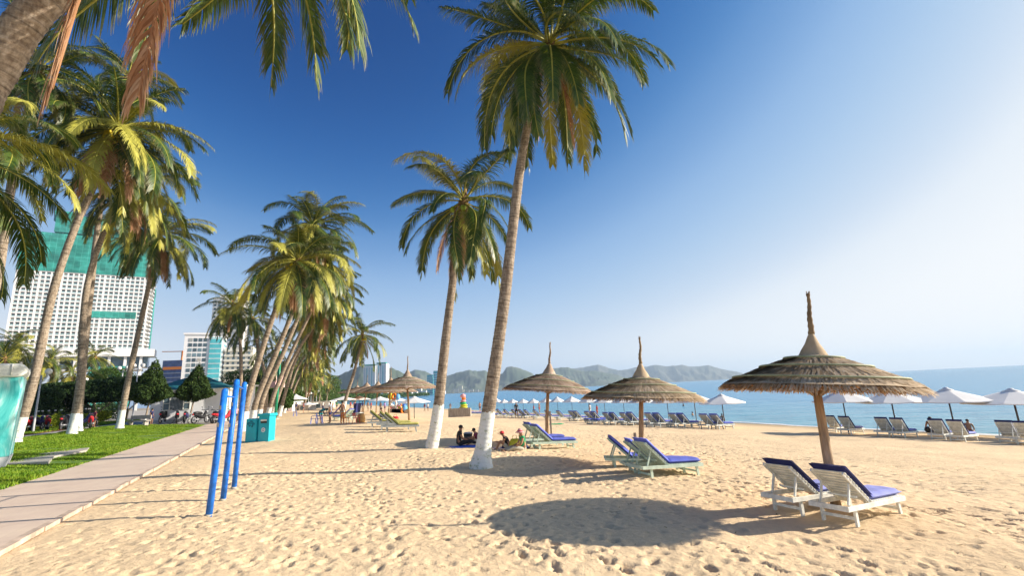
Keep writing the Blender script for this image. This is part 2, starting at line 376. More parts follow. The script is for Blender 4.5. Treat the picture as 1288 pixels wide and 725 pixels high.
# ------------------------------------------------------------ sea
def seamat():
    m, nt, bs, out = newmat('sea_water')
    a = noise_node(nt, .012, 4, .6, sc3=(.35, 1, 1)); b = noise_node(nt, .09, 3, .6, sc3=(.35, 1, 1))
    mx = N(nt, 'ShaderNodeMath', operation='ADD'); nt.links.new(a.outputs[0], mx.inputs[0]); nt.links.new(b.outputs[0], mx.inputs[1])
    r = ramp(nt, mx.outputs[0], [(.35, (.035,.19,.37)), (.55, (.05,.24,.42)), (.7, (.07,.29,.47))])
    # paler turquoise over the shallow sand
    sx = nt.nodes.new('ShaderNodeNewGeometry'); dt = N(nt, 'ShaderNodeVectorMath', operation='DOT_PRODUCT'); nt.links.new(sx.outputs['Position'], dt.inputs[0]); dt.inputs[1].default_value = (.899,.438,0)
    mr = N(nt, 'ShaderNodeMapRange'); mr.inputs['From Min'].default_value = 42; mr.inputs['From Max'].default_value = 95; nt.links.new(dt.outputs['Value'], mr.inputs[0])
    mc = N(nt, 'ShaderNodeMix', data_type='RGBA'); nt.links.new(mr.outputs[0], mc.inputs[0]); mc.inputs[6].default_value = (.12,.34,.42,1); nt.links.new(r.outputs[0], mc.inputs[7])
    nt.links.new(mc.outputs[2], bs.inputs['Base Color'])
    bs.inputs['Roughness'].default_value = .22; bs.inputs['Specular IOR Level'].default_value = .5; bs.inputs['IOR'].default_value = 1.333
    w1 = noise_node(nt, 1.3, 4, .6, sc3=(.5, 1, 1)); w2 = noise_node(nt, .22, 4, .6, sc3=(.4, 1, 1))
    b1 = N(nt, 'ShaderNodeBump', Strength=.7, Distance=.3); nt.links.new(w1.outputs[0], b1.inputs['Height'])
    b2 = N(nt, 'ShaderNodeBump', Strength=.6, Distance=1.6); nt.links.new(w2.outputs[0], b2.inputs['Height']); nt.links.new(b1.outputs[0], b2.inputs['Normal'])
    nt.links.new(b2.outputs[0], bs.inputs['Normal']); return m
sv = []
def swv(s, t): return (.899*s-.438*t, .438*s+.899*t, SEA)
mb = MB(); mb.add([swv(36, -300), swv(8000, -300), swv(8000, 8000), swv(36, 8000)], [(0,1,2,3)])
mb.v = [v for v in [(.899*36+.438*300*1.0+60, -400, SEA), (8900,-400,SEA), (8900,8900,SEA), (-4295,8900,SEA)]]
tag(mb.build('sea', seamat()), 'calm blue sea water of the bay', kind='structure')
# small breaker line along the waterline
fv = []; ff = []; n = 500
for i in range(n):
    t = -20+i*.55*(1+i*.002); s = 43.1+1.1*float(vnoise(np.float64(t*.11), np.float64(2.2)))+.4*float(vnoise(np.float64(t*.5), np.float64(7.))); wd = .18+.35*abs(float(vnoise(np.float64(t*.4), np.float64(11.))))
    a_ = swv(s-wd, t); b_ = swv(s+wd, t); fv += [(a_[0], a_[1], SEA+.02), (b_[0], b_[1], SEA+.05)]
for i in range(n-1): ff.append((2*i, 2*i+1, 2*i+3, 2*i+2))
tag(link('sea_foam', npmesh('foam', fv, ff), simple('foam', (.75,.78,.78), .8, .15, 2)), 'thin line of foam where the sea meets the sand', 'foam', kind='stuff')

# ------------------------------------------------------------ haze
mb = MB(); mb.box((0, 4200, 145), (18400, 9700, 310))
m, nt, bs, out = newmat('haze_air'); nt.nodes.remove(bs)
pv = N(nt, 'ShaderNodeVolumePrincipled'); pv.inputs['Color'].default_value = (.62,.80,1,1); pv.inputs['Density'].default_value = HAZE; pv.inputs['Anisotropy'].default_value = .15
nt.links.new(pv.outputs[0], out.inputs['Volume'])
tag(mb.build('haze', m), 'thin blue haze in the air over the bay', 'haze', kind='stuff')

# ------------------------------------------------------------ path, kerb, lawn, plaza
def strip(s0, s1, t0, t1, z, dt=2.0, ns=2):
    mb = MB(); n = int((t1-t0)/dt)+1; sv = [s0+(s1-s0)*k/(ns-1) for k in range(ns)]
    for i in range(n):
        t = t0+(t1-t0)*i/(n-1)
        for s in sv:
            x = .899*s-.438*t; y = .438*s+.899*t; mb.v.append((x, y, (z(s) if callable(z) else z)))
    for i in range(n-1):
        for k in range(ns-1):
            mb.f.append((i*ns+k, i*ns+k+1, (i+1)*ns+k+1, (i+1)*ns+k)); mb.sm.append(False)
    return mb
def pathmat():
    m, nt, bs, out = newmat('pink_path')
    tc = nt.nodes.new('ShaderNodeTexCoord'); mp = nt.nodes.new('ShaderNodeMapping'); mp.inputs['Rotation'].default_value = (0, 0, -VA); nt.links.new(tc.outputs['Object'], mp.inputs[0])
    br = N(nt, 'ShaderNodeTexBrick', Scale=2.5); br.offset = 0; br.inputs['Mortar Size'].default_value = .012; br.inputs['Mortar Smooth'].default_value = .3
    br.inputs['Brick Width'].default_value = 1; br.inputs['Row Height'].default_value = 1
    nt.links.new(mp.outputs[0], br.inputs['Vector'])
    br.inputs['Color1'].default_value = (.58,.43,.34,1); br.inputs['Color2'].default_value = (.64,.49,.39,1); br.inputs['Mortar'].default_value = (.40,.28,.22,1)
    n = noise_node(nt, .7, 6, .65); r = ramp(nt, n.outputs[0], [(.3, (.56,.43,.33)), (.5, (.70,.56,.43)), (.75, (.80,.66,.48))])
    mx = N(nt, 'ShaderNodeMix', data_type='RGBA'); mx.inputs[0].default_value = .55; nt.links.new(br.outputs[0], mx.inputs[6]); nt.links.new(r.outputs[0], mx.inputs[7])
    nt.links.new(mx.outputs[2], bs.inputs['Base Color']); bs.inputs['Roughness'].default_value = .85
    n2 = noise_node(nt, 25, 4, .7); bump(nt, bs, n2.outputs[0], .3, .01); return m
tag(strip(-7.35, -4.12, -8, 170, .03, ns=2).build('path', pathmat()), 'pinkish paved promenade path', kind='structure')
kb = MB(); t = -8.0
while t < 170:
    jx = random.gauss(0, .012); a_ = ST(-4.06+jx, t); b_ = ST(-4.06+jx, t+.98); kb.bar((a_.x, a_.y, -.055), (b_.x, b_.y, -.055+random.gauss(0, .004)), .15, .17); t += 1.0
tag(kb.build('kerb', simple('kerb_stone', (.55,.42,.32), .9, .35, 3, .3, .01)), 'pale concrete kerb between path and sand', kind='structure')
lz = lambda s: .03+min(.45, max(0, .06*(-7.3-s)))-.01
def grassmat():
    m, nt, bs, out = newmat('lawn_soil')
    n = noise_node(nt, .8, 6, .7); r = ramp(nt, n.outputs[0], [(.3, (.05,.11,.012)), (.55, (.10,.19,.015)), (.72, (.17,.20,.04))])
    nt.links.new(r.outputs[0], bs.inputs['Base Color']); bs.inputs['Roughness'].default_value = .95; bump(nt, bs, n.outputs[0], .8, .05); return m
GM = grassmat()
mbl = strip(-16.5, -7.3, -2, 64, lambda s: .03+min(.45, max(0, .06*(-7.3-s)))+.01, ns=12)
tag(mbl.build('lawn', GM), 'bright green lawn beside the path', kind='structure')
tag(strip(-70, -18.2, -10, 90, .47, ns=2).build('lawn', GM), 'lawn behind the narrow brick path', kind='structure')
tag(strip(-18.2, -16.5, -10, 66, .485).build('path', M['concrete']), 'narrow grey footpath crossing the lawn', kind='structure')
tag(strip(-18.5, -18.2, -10, 66, .53).build('kerb', simple('orange_brick', (.62,.16,.06), .9, .3, 4)), 'orange brick edging of the narrow footpath', kind='structure')
tag(strip(-400, -7.0, 62, 420, lambda s: .03+min(.44, max(0, .06*(-7.3-s)))+.025, ns=30, dt=10).build('pavement', M['concrete']), 'grey pavement around the kiosk', kind='structure')
tag(strip(-600, -7.6, 60, 600, -.02, ns=2, dt=20).build('terrain', simple('inland_ground', (.20,.2,.12), .95, .3, .05)), 'inland ground behind the promenade', kind='structure')
# blades of grass
def blades(n, srange, trange, name, lab, hmin, hmax, wmul=1):
    s = rng.uniform(*srange, n); t = trange[0]+(trange[1]-trange[0])*rng.random(n)
    x = .899*s-.438*t; y = .438*s+.899*t; z = .03+np.clip(.06*(-7.3-s), 0, .45)
    cl = vnoise(x*.9, y*.9)+vnoise(x*.25, y*.25)
    h = rng.uniform(hmin, hmax, n)*(1+cl*1.3); a = rng.uniform(0, 6.28, n); d = np.hypot(x, y); wd = (.006+d*.0011)*wmul
    ex = np.cos(a)*wd; ey = np.sin(a)*wd; lx = rng.normal(0, .35, n)*h; ly = rng.normal(0, .35, n)*h
    v = np.empty((n, 3, 3)); v[:, 0] = np.stack([x-ex, y-ey, z-.01], -1); v[:, 1] = np.stack([x+ex, y+ey, z-.01], -1); v[:, 2] = np.stack([x+lx, y+ly, z+h], -1)
    f = np.arange(3*n).reshape(n, 3)
    return tag(link(name, npmesh(name, v.reshape(-1, 3), f), M['grass']), lab, 'grass', kind='stuff')
M['grass'] = island('grass_blade', [(.07,.16,.008),(.14,.27,.012),(.24,.34,.02),(.34,.36,.05)], .6, .3, 1.0, spec=.3)
blades(230000, (-16.4, -7.25), (4, 64), 'lawn_grass', 'short bright green grass blades of the lawn', .03, .10)
blades(60000, (-24, -18.6), (30, 90), 'lawn_grass', 'grass blades behind the narrow footpath', .05, .12, 1.3)

# dry leaf scraps lying on the sand
n = 1500; yy = 4+22*rng.random(n)**1.3; xx = rng.uniform(-1, 1, n)*(yy*1.0+3); ok = (.899*xx+.438*yy) > -3.4; xx, yy = xx[ok], yy[ok]; V = []; Fc = []
for x_, y_ in zip(xx, yy):
    i = min(len(gx)-2, np.searchsorted(gx, x_)); j = min(len(gy)-2, np.searchsorted(gy, y_)); z_ = max(Z[j, i], Z[j-1, i], Z[j, i-1], Z[j-1, i-1])+.006; a = random.uniform(0, 6.28); l_ = random.uniform(.01, .05); w_ = l_*random.uniform(.15, .5); b_ = len(V)
    c_, s_ = math.cos(a), math.sin(a); V += [(x_-c_*l_, y_-s_*l_, z_), (x_+s_*w_, y_-c_*w_, z_+.004), (x_+c_*l_, y_+s_*l_, z_+.012), (x_-s_*w_, y_+c_*w_, z_+.006)]; Fc.append((b_, b_+1, b_+2, b_+3))
tag(link('leaf_scraps', npmesh('scraps', V, Fc), island('dry_scrap', [(.10,.06,.03),(.28,.17,.08),(.5,.4,.25)], .9)), 'tiny dry leaf scraps scattered over the sand', 'debris', kind='stuff')
# ------------------------------------------------------------ palm fronds
def frond_mesh(name, L, e0, droop, seed, nleaf=64, width=.03, dead=0, side=0.0, seg=3, lmax=.98):
    """rachis leaves the crown along +x at elevation e0 (deg) and bends down; leaflets hang from it"""
    r = random.Random(seed); ns = 22; e = R_(e0); p = Vector((.12, 0, .1)); yaw = 0; pts = [p.copy()]; dirs = []
    for i in range(ns):
        u = i/ns; ee = e-R_(droop)*u**1.25; ee = max(ee, R_(-86)); yaw += side*.06
        d = Vector((math.cos(ee)*math.cos(yaw), math.cos(ee)*math.sin(yaw), math.sin(ee))); dirs.append(d); p = p+d*(L/ns); pts.append(p.copy())
    dirs.append(dirs[-1])
    mb = MB(); mb.tube(pts, [.05*(1-.85*i/ns)+.004 for i in range(ns+1)], 5)
    rach_faces = len(mb.f); tips = [0.0]*len(mb.v)
    G_ = Vector((0, 0, -1))
    for k in range(nleaf):
        u = .12+.88*(k+.5)/nleaf; f = u*ns; i = min(ns-1, int(f)); P0 = pts[i].lerp(pts[i+1], f-i); D = dirs[i]
        lat = D.cross(Vector((0, 0, 1)))
        if lat.length < .15: lat = Vector((0, -1, 0))
        lat.normalize(); up = lat.cross(D)
        prof = min(1, (u-.08)/.22)*(1-.55*max(0, (u-.5)/.5)**1.6)
        for sgn in (-1, 1):
            if r.random() < (.05+dead*.10): continue
            if r.random() < .06: ll_k = .5
            else: ll_k = 1
            ll = ll_k*lmax*prof*r.uniform(.75, 1.12); fw = .35+.75*u+r.gauss(0, .08)
            d = (lat*sgn*1.0+D*fw+up*(.28+r.gauss(0, .08))).normalized()
            wv = (D*1.0-d*D.dot(d)).normalized()
            grav = r.uniform(.22, .85)*(1.0+dead*.9)+.3*u
            q = P0.copy(); w0 = width*r.uniform(.8, 1.15); b = len(mb.v); m = seg
            tipc = r.uniform(.1, .95)
            for j in range(m+1):
                t = j/m; ww = w0*(1-.2*t)*(1-(t**3)*.93)
                if j == 0: ww *= .7
                mb.v += [tuple(q-wv*ww/2), tuple(q+wv*ww/2)]; tips += [max(0, (t-.62))*2.6*tipc+.15*max(0, u-.8)*tipc]*2
                d = (d+G_*grav*(.35+.9*t)).normalized(); q = q+d*(ll/m)
            for j in range(m): mb.f.append((b+2*j, b+2*j+1, b+2*j+3, b+2*j+2)); mb.sm.append(False)
    me = mb.mesh(name); at_ = me.attributes.new('tip', 'FLOAT', 'POINT'); at_.data.foreach_set('value', np.clip(np.array(tips, np.float32), 0, 1))
    mi = np.ones(len(mb.f), np.int32); mi[:rach_faces] = 0
    me.materials.append(M['rachis']); me.materials.append(M['frond']); me.polygons.foreach_set('material_index', mi)
    return me
FR = {}   # (class) -> list of meshes
def recol(me, name, mats):
    m2 = me.copy(); m2.name = name; m2.materials.clear()
    for q in mats: m2.materials.append(q)
    return m2
for lod, (nl, wd, sg) in dict(hi=(128, .044, 4), mid=(104, .048, 3), lo=(34, .12, 2)).items():
    FR[lod] = {}
    spec = dict(up=[(74, 62, 0), (62, 78, 1)], high=[(50, 84, 0), (42, 76, 1), (54, 96, -1)], flat=[(24, 72, 0), (16, 64, 1), (30, 84, -1)],
                low=[(-6, 70, 0), (-14, 66, 1), (-2, 82, -1)], hang=[(-38, 50, 0), (-50, 38, 1), (-30, 60, -1)])
    for c, L in spec.items():
        FR[lod][c] = []
        for i, (e0, dr, sd_) in enumerate(L):
            a = frond_mesh('frond', 5.1 if c != 'up' else 3.9, e0, dr, hash((c, i)) % 1000 if False else i*7+len(c), nl, wd, 0, sd_, sg)
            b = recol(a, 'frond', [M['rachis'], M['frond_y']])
            FR[lod][c].append((a, b))
    FR[lod]['dead'] = [(lambda a: (a, a))(recol(frond_mesh('dead_frond', 4.6, -50-10*i, 36, 91+i, nl, wd, 1, 0, sg, 1.0), 'dead_frond', [M['trunkbrown'] if 'trunkbrown' in M else M['frond_d'], M['frond_d']])) for i in range(3)]
coco_me = MB().ball((0, 0, 0), (.13, .13, .16), 10, 8).mesh('coconut'); coco_me.materials.append(simple('coconut_husk', (.72,.55,.02), .5, .3, 2))
coco_gr = coco_me.copy(); coco_gr.materials.clear(); coco_gr.materials.append(simple('green_coconut_husk', (.22,.30,.03), .5, .3, 2))
M['fibre'] = simple('palm_fibre', (.20,.12,.05), .9, .5, 6, .6, .03)
M['spathe'] = simple('dry_flower_stalk', (.36,.22,.10), .8, .3, 6)
def spline(P, n):
    P = [Vector(p) for p in P]; P = [P[0]*2-P[1]]+P+[P[-1]*2-P[-2]]; out = []; m = len(P)-3
    for i in range(n+1):
        f = i/n*m; k = min(m-1, int(f)); t = f-k; a, b, c, d = P[k:k+4]
        out.append(.5*((2*b)+(-a+c)*t+(2*a-5*b+4*c-d)*t*t+(-a+3*b-3*c+d)*t**3))
    return out
def palm(pts, label, n=26, r0=.27, r1=.17, paint=1.5, fs=1.0, seed=0, lod='mid', group='coconut palms along the promenade', cocos=8, dead=2, sunny=.3, flare=.5, upness=0.0, skip=None, extra=(), yellowcoco=True, maxhang=1.0):
    rd = random.Random(seed+100); base = Vector(pts[0]); crown = Vector(pts[-1])
    n = int(n*1.42); sunny *= .6; root = thing('palm_tree', base, label, 'palm tree', group)
    Lp = [Vector(p)-base for p in pts]; H_ = (crown-base).length
    nn = int(H_/.045) if lod == 'hi' else int(H_/.13) if lod == 'mid' else 24
    raw = spline(Lp, 300); cum = [0]
    for i in range(300): cum.append(cum[-1]+(raw[i+1]-raw[i]).length)
    H_ = cum[-1]; sp = []; j = 0
    for i in range(nn+1):
        d = H_*i/nn
        while j < 299 and cum[j+1] < d: j += 1
        sp.append(raw[j].lerp(raw[j+1], (d-cum[j])/max(1e-6, cum[j+1]-cum[j])))
    ringv = []; rad = []; ringp = .13 if lod == 'hi' else .3
    for i, p in enumerate(sp):
        u = i/nn; hgt = u*H_
        r = r0+(r1-r0)*min(1, u*1.25)+flare*r0*math.exp(-hgt/.45)
        if lod != 'lo': r *= 1+(.075 if lod == 'hi' else .05)*(((hgt/ringp)+.3*math.sin(hgt*3)) % 1.0-.5)+.02*math.sin(hgt*1.7+seed)
        rad.append(r); ringv.append(((hgt/ringp)+.3*math.sin(hgt*3)) % 1.0)
    mb = MB(); sp[0] = sp[0]-Vector((0, 0, .12)); mb.tube(sp, rad, 16 if lod == 'hi' else 10 if lod == 'mid' else 6); tr = mb.build('trunk', M['bark'], root); nsd = 16 if lod == 'hi' else 10 if lod == 'mid' else 6; ra = tr.data.attributes.new('ring', 'FLOAT', 'POINT'); ra.data.foreach_set('value', np.repeat(np.array(ringv, np.float32)**2, nsd)[:len(tr.data.vertices)])
    if paint:
        k = max(3, int(nn*paint/H_)); mb = MB(); mb.tube(sp[:k+1], [r*1.02+.004 for r in rad[:k+1]], 28 if lod == 'hi' else 10, caps=False)
        if lod == 'hi':
            for q in range(28): 
                v = Vector(mb.v[-28+q]); mb.v[-28+q] = tuple(v+Vector((0, 0, rd.uniform(-.1, .06))))
        mb.build('painted_band', M['white'], root)
    cl = sp[-1]; ax = (sp[-1]-sp[-3]).normalized()
    mb = MB(); mb.tube([cl-ax*.25, cl, cl+ax*.35, cl+ax*.8, cl+ax*1.3], [r1*1.05, r1*1.5, r1*1.5, r1*.8, .03], 10)
    for k in range(9):
        a = rd.uniform(0, 6.28); q = cl+Vector((math.cos(a)*.22, math.sin(a)*.22, .1)); mb.tube([q, q+Vector((math.cos(a)*.35, math.sin(a)*.35, -.25)), q+Vector((math.cos(a)*.5, math.sin(a)*.5, -.95))], [.03, .022, .006], 4)
    mb.build('crown_heart', M['fibre'], root)
    ga = 2.39996; a0 = rd.uniform(0, 6.28)
    for i in range(n):
        u = (i+.5)/n*maxhang
        c = 'up' if u < .10+upness else 'high' if u < .25+upness else 'flat' if u < .42 else 'low' if u < .68 else 'hang'
        az = a0+i*ga+rd.gauss(0, .12)
        if skip and skip(az % 6.2832, c): continue
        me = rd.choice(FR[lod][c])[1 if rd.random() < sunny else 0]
        o = link('frond', me, None, root); o.location = cl+ax*(.55-.5*u); o.rotation_euler = (rd.gauss(0, .07), rd.gauss(0, .07), az)
        s = fs*rd.uniform(.86, 1.1); o.scale = (s, s, s)
    for i in range(dead):
        o = link('dead_frond', rd.choice(FR[lod]['dead'])[0], None, root); o.location = cl; o.rotation_euler = (0, 0, rd.uniform(0, 6.28)); s = fs*rd.uniform(.65, 1); o.scale = (s, s, s)
    for (c, vi, az, s, yl) in extra:
        o = link('dead_frond' if c == 'dead' else 'frond', FR[lod][c][vi][yl], None, root); o.location = cl; o.rotation_euler = (0, 0, az); o.scale = (s, s, s)
    for i in range(cocos):
        a = rd.uniform(0, 6.28) if cocos < 12 else rd.uniform(-2.9, -.1); rr = rd.uniform(.3, .75); o = link('coconut', coco_me if yellowcoco else coco_gr, None, root)
        o.location = cl+Vector((math.cos(a)*rr, math.sin(a)*rr, rd.uniform(-.85, -.1))); o.rotation_euler = (rd.uniform(-.6, .6), rd.uniform(-.6, .6), 0)
        s = rd.uniform(.95, 1.35); o.scale = (s, s, s)
    return root
def pp(basepx, px, Y=None, b=None):
    b = b or G(*basepx); Y = Y or b.y
    return [b]+[at(x, y, Y) for x, y in px]
# the two palms on the sand
b = G(605, 587)
palm([b]+[at(x, y, b.y+dy) for x, y, dy in [(614,520,0),(634,380,.0),(656,200,.1),(678,95,.2),(688,66,.2)]], 'tallest palm, thick trunk leaning right from a whitewashed foot on the sand', 34, .25, .17, 1.9, 1.06, 3, 'hi', 'coconut palms on the sand', 4, 4, .35, .7, yellowcoco=False)
b = G(543, 565)
palm([b]+[at(x, y, b.y) for x, y in [(551,516),(561,424),(572,335),(579,285),(582,262)]], 'shorter palm with a ragged crown just left of the tallest palm', 23, .27, .18, 2.1, .93, 12, 'hi', 'coconut palms on the sand', 4, 5, .35, .25, yellowcoco=False)
# close palm whose trunk cuts the upper left corner
Yn = 6.4
b = Vector((-12.2, 6.0, .05))
nearp = [b, (-10.6, 6.2, 2.6), at(-65, 180, Yn-.1), at(-12, 100, Yn), at(62, -4, Yn), (-5.9, 6.9, 10.4), (-5.1, 7.2, 12.2)]
palm(nearp, 'close palm with a thick bare trunk crossing the top left corner', 16, .27, .235, 1.5, .95, 5, 'hi', 'coconut palms along the promenade', 6, 0, .5, .4, maxhang=.52,
     extra=[('dead', 0, 4.3, 1.38, 0), ('dead', 1, 4.05, 1.32, 0), ('dead', 2, 4.5, 1.25, 0), ('hang', 1, .9, .80, 0), ('hang', 0, -.1, 1.04, 0), ('hang', 1, .1, .88, 0), ('hang', 0, .2, .9, 0), ('hang', 2, .3, .72, 1), ('hang', 2, .45, .76, 0), ('hang', 0, 2.7, .8, 0), ('low', 1, 2.4, 1.1, 0), ('low', 0, 3.7, 1.0, 0)])
# lawn palms on the left
PL = [
 ((18,558), [(42,480),(66,370),(95,285),(124,222),(146,168)], 'leftmost lawn palm with a whitewashed foot and yellow coconuts in its crown', 31, 4, 22, .5, 1.02),
 ((90,548), [(101,480),(104,410),(113,345),(140,270),(163,238)], 'lawn palm with the second painted foot from the left and yellow drooping fronds', 27, 8, 5, .75, .95),
 ((150,540), [(161,480),(176,410),(187,360),(199,300)], 'lawn palm with the third painted foot from the left and a low crown', 26, 21, 8, .4, .93)]
for bp, px, lab, n, sd_, cc, sun_, fs_ in PL:
    palm(pp(bp, px), lab, int(n*1.4), .27, .19, 1.7, fs_*1.2, sd_, 'mid', cocos=cc, sunny=sun_, flare=.35, dead=4)
palm([Vector((-31, 17, .5)), (-30, 18, 6), at(-75, 230, 21), at(-50, 175, 21)], 'palm whose trunk is out of view at the left edge, only its fronds showing', 24, .3, .2, 1.5, 1.05, 31, 'mid', cocos=0, dead=0, sunny=.3)
palm([Vector((-19.5, 12.2, .45)), at(-175, 420, 13), at(-108, 205, 13)], 'near palm off the left edge whose long fronds hang beside the booth', 22, .3, .2, 1.5, .95, 37, 'hi', cocos=0, dead=1, sunny=.3)
palm([PX(-30, 27), at(0, 330, 27), at(20, 200, 27), at(48, 95, 27)], 'palm high behind the close trunk in the top left corner', 24, .3, .2, 1.5, 1.0, 35, 'mid', cocos=3, dead=1, sunny=.2)
palm([PX(100, 41), at(112, 380, 41), at(135, 200, 41), at(160, 100, 41)], 'tall palm behind the coconut-bearing crown at upper left', 20, .3, .2, 1.5, .95, 44, 'mid', cocos=0, dead=1, sunny=.25)
# the row beside the path
row = [
 (306,543, [(311,505),(325,455),(343,400),(358,358),(371,334)], 'nearest leaning palm of the row, its crown heavy with coconuts', 28, .5, 14),
 (316,538, [(324,500),(349,440),(372,380),(388,312),(393,288)], 'palm of the row with the highest crown', 27, .4, 6),
 (323,535, [(334,492),(358,440),(386,370),(398,332)], 'palm of the row just right of the highest crown, behind the bin', 25, .5, 5),
 (335,529, [(347,490),(366,445),(396,382),(404,362)], 'leaning palm of the row left of the green pole', 24, .5, 4),
 (341,527, [(354,487),(371,447),(398,405),(408,382)], 'leaning palm of the row whose foot touches the green pole', 24, .55, 4),
 (351,524, [(361,487),(371,455),(388,418),(397,402)], 'palm of the row with its white foot right of the green pole', 22, .5, 3),
 (357,520, [(366,487),(377,458),(397,430),(404,417)], 'palm of the row behind the one right of the green pole', 22, .5, 2),
 (363,517, [(370,490),(381,466),(392,447),(396,440)], 'far palm of the row with a small crown', 20, .5, 2),
 (368,514, [(374,492),(380,474),(388,461),(391,456)], 'farthest palm of the row beside the small umbrellas', 20, .5, 0)]
for k, (bx, by, px, lab, n, su, cc) in enumerate(row):
    b = G(bx, by); d = b.y
    fs_ = 1.16 if k < 5 else 1.2; n = int(n*1.3)
    palm(pp(None, px, b=b), lab, n, .27, .19, 1.6, fs_, 50+k, 'mid' if k < 6 else 'lo', cocos=cc, sunny=su, flare=.25, dead=6)
palm([PX(303, 62), at(303, 480, 62), at(302, 430, 62), at(294, 388, 62)], 'slim upright palm with coconuts left of the row', 20, .25, .18, 0, 1.0, 71, 'mid', cocos=8, sunny=.5, dead=1)
palm([PX(335, 70), at(335, 480, 70), at(325, 440, 70), at(318, 405, 70)], 'dark palm in the shade behind the row', 20, .25, .2, 0, 1.1, 73, 'mid', cocos=0, sunny=.1, dead=1)
palm([PX(352, 85), at(350, 480, 85), at(348, 440, 85)], 'dark low palm between the trunks of the row', 18, .25, .2, 0, 1.15, 74, 'lo', cocos=0, sunny=.1, dead=1)
b = G(430, 521)
palm(pp(None, [(437,495),(445,470),(451,445),(455,425)], b=b), 'lone slender palm leaning right above the thatched umbrellas', 22, .27, .2, 1.9, 1.05, 81, 'mid', cocos=8, sunny=.35, dead=2, group='coconut palms on the sand')
for k, (x, Y, cy, lab) in enumerate([(401,150,466,'small distant palm at the end of the row'), (392,130,478,'low distant palm left of the small white umbrellas'), (383,110,470,'yellowish distant palm below the row crowns'),
    (18,75,438,'palm rising above the hedge at the left edge'), (62,82,458,'short palm in front of the big hotel, left'), (88,84,470,'lowest of the short palms in front of the big hotel'), (118,95,452,'round topped palm between two lawn trunks'),
    (410,190,482,'tiny palm left of the distant lamps'), (4,60,455,'short palm against the hedge by the booth')]):
    p = PX(x, Y); c = at(x+2, cy, Y)
    palm([p, p.lerp(c, .5)+Vector((.3, 0, 0)), c], lab, 20 if cy < 470 else 16, .25, .2, 0, 1.1 if x > 300 else 1.0, 90+k, 'lo' if Y > 100 else 'mid', cocos=0, sunny=.4, dead=1, group='palms in the background')

# ------------------------------------------------------------ leafy trees, hedges and shrubs
M['leaf_dark'] = island('dark_leaf', [(.010,.025,.008),(.025,.055,.012),(.05,.095,.02)], .7, .15, 1.0)
M['leaf_mid'] = island('mid_leaf', [(.03,.07,.01),(.06,.12,.018),(.11,.18,.03)], .7, .2, .8)
M['leaf_yel'] = island('yellow_green_leaf', [(.10,.17,.01),(.24,.30,.015),(.42,.44,.02)], .7, .25, .8)
M['needle'] = island('conifer_needle', [(.012,.030,.006),(.035,.07,.012),(.08,.125,.02)], .8, .15, .9)
def leafcloud(pts, size, seed=0, asp=1.6):
    """pts (n,3): one bent leaf quad each"""
    r = np.random.default_rng(seed); n = len(pts); a = r.normal(size=(n, 3)); a /= np.linalg.norm(a, axis=1)[:, None]
    b = r.normal(size=(n, 3)); b -= a*(a*b).sum(1)[:, None]; b /= np.linalg.norm(b, axis=1)[:, None]
    s = size*r.uniform(.6, 1.3, n)[:, None]; v = np.empty((n, 4, 3)); v[:, 0] = pts-a*s*asp/2; v[:, 1] = pts-b*s/2; v[:, 2] = pts+a*s*asp/2; v[:, 3] = pts+b*s/2
    return npmesh('leaves', v.reshape(-1, 3), np.arange(4*n).reshape(n, 4))
def blobpts(n, fn, seed=0):
    """rejection sample of fn(p)->density in the unit box mapped by fn itself"""
    r = np.random.default_rng(seed); out = []
    while len(out) < n:
        p = r.uniform(-1, 1, (n*3, 3)); k = fn(p); out += list(p[k > r.random(len(p))*.999])
    return np.array(out[:n])
def clump_noise(p, f, seed):
    return np.array([mnoise.noise(Vector((q[0]*f+seed*3.1, q[1]*f, q[2]*f))) for q in p])
def conifer(loc, label, hgt, rad, trunk_h, lean, seed):
    root = thing('conifer_tree', loc, label, 'tree', 'small clipped conifers on the lawn')
    mb = MB(); mb.tube([(0,0,-.1), (lean*.3,0,trunk_h*.5), (lean*.5+.05,0,trunk_h+.6), (lean,0,hgt*.8)], [.11,.09,.08,.03], 8); mb.build('trunk', M['bark'], root)
    mb = MB(); mb.tube([(0,0,-.05), (lean*.3,0,trunk_h*.5)], [.117,.10], 8); mb.build('painted_band', M['white'], root)
    def f(p):
        z = (p[:, 2]+1)/2; env = np.where(z < .18, z/.18, (1-(z-.18)/.82)**1.05)*1.0
        r = np.hypot(p[:, 0], p[:, 1]); nz = clump_noise(p, 2.2, seed)
        return ((r < env*(1.0+.35*nz))*np.clip((r/np.maximum(env, .01))**1.2+.15, 0, 1)*(nz > -.33)).astype(float)
    p = blobpts(11000, f, seed); z = (p[:, 2]+1)/2; q = np.stack([p[:, 0]*rad+lean*(.4+.6*z), p[:, 1]*rad, trunk_h+(hgt-trunk_h)*z], -1)
    me = leafcloud(q, .13, seed, 2.6); link('crown', me, M['needle'], root)
    return root
conifer(PX(183, 53.5), 'dark cone-shaped tree on a thin white-footed trunk left of the kiosk window', 7.3, 2.2, 2.0, .6, 1)
conifer(PX(238, 57.0), 'greener cone-shaped tree with a crooked trunk in front of the kiosk', 7.2, 2.0, 2.3, .9, 2)
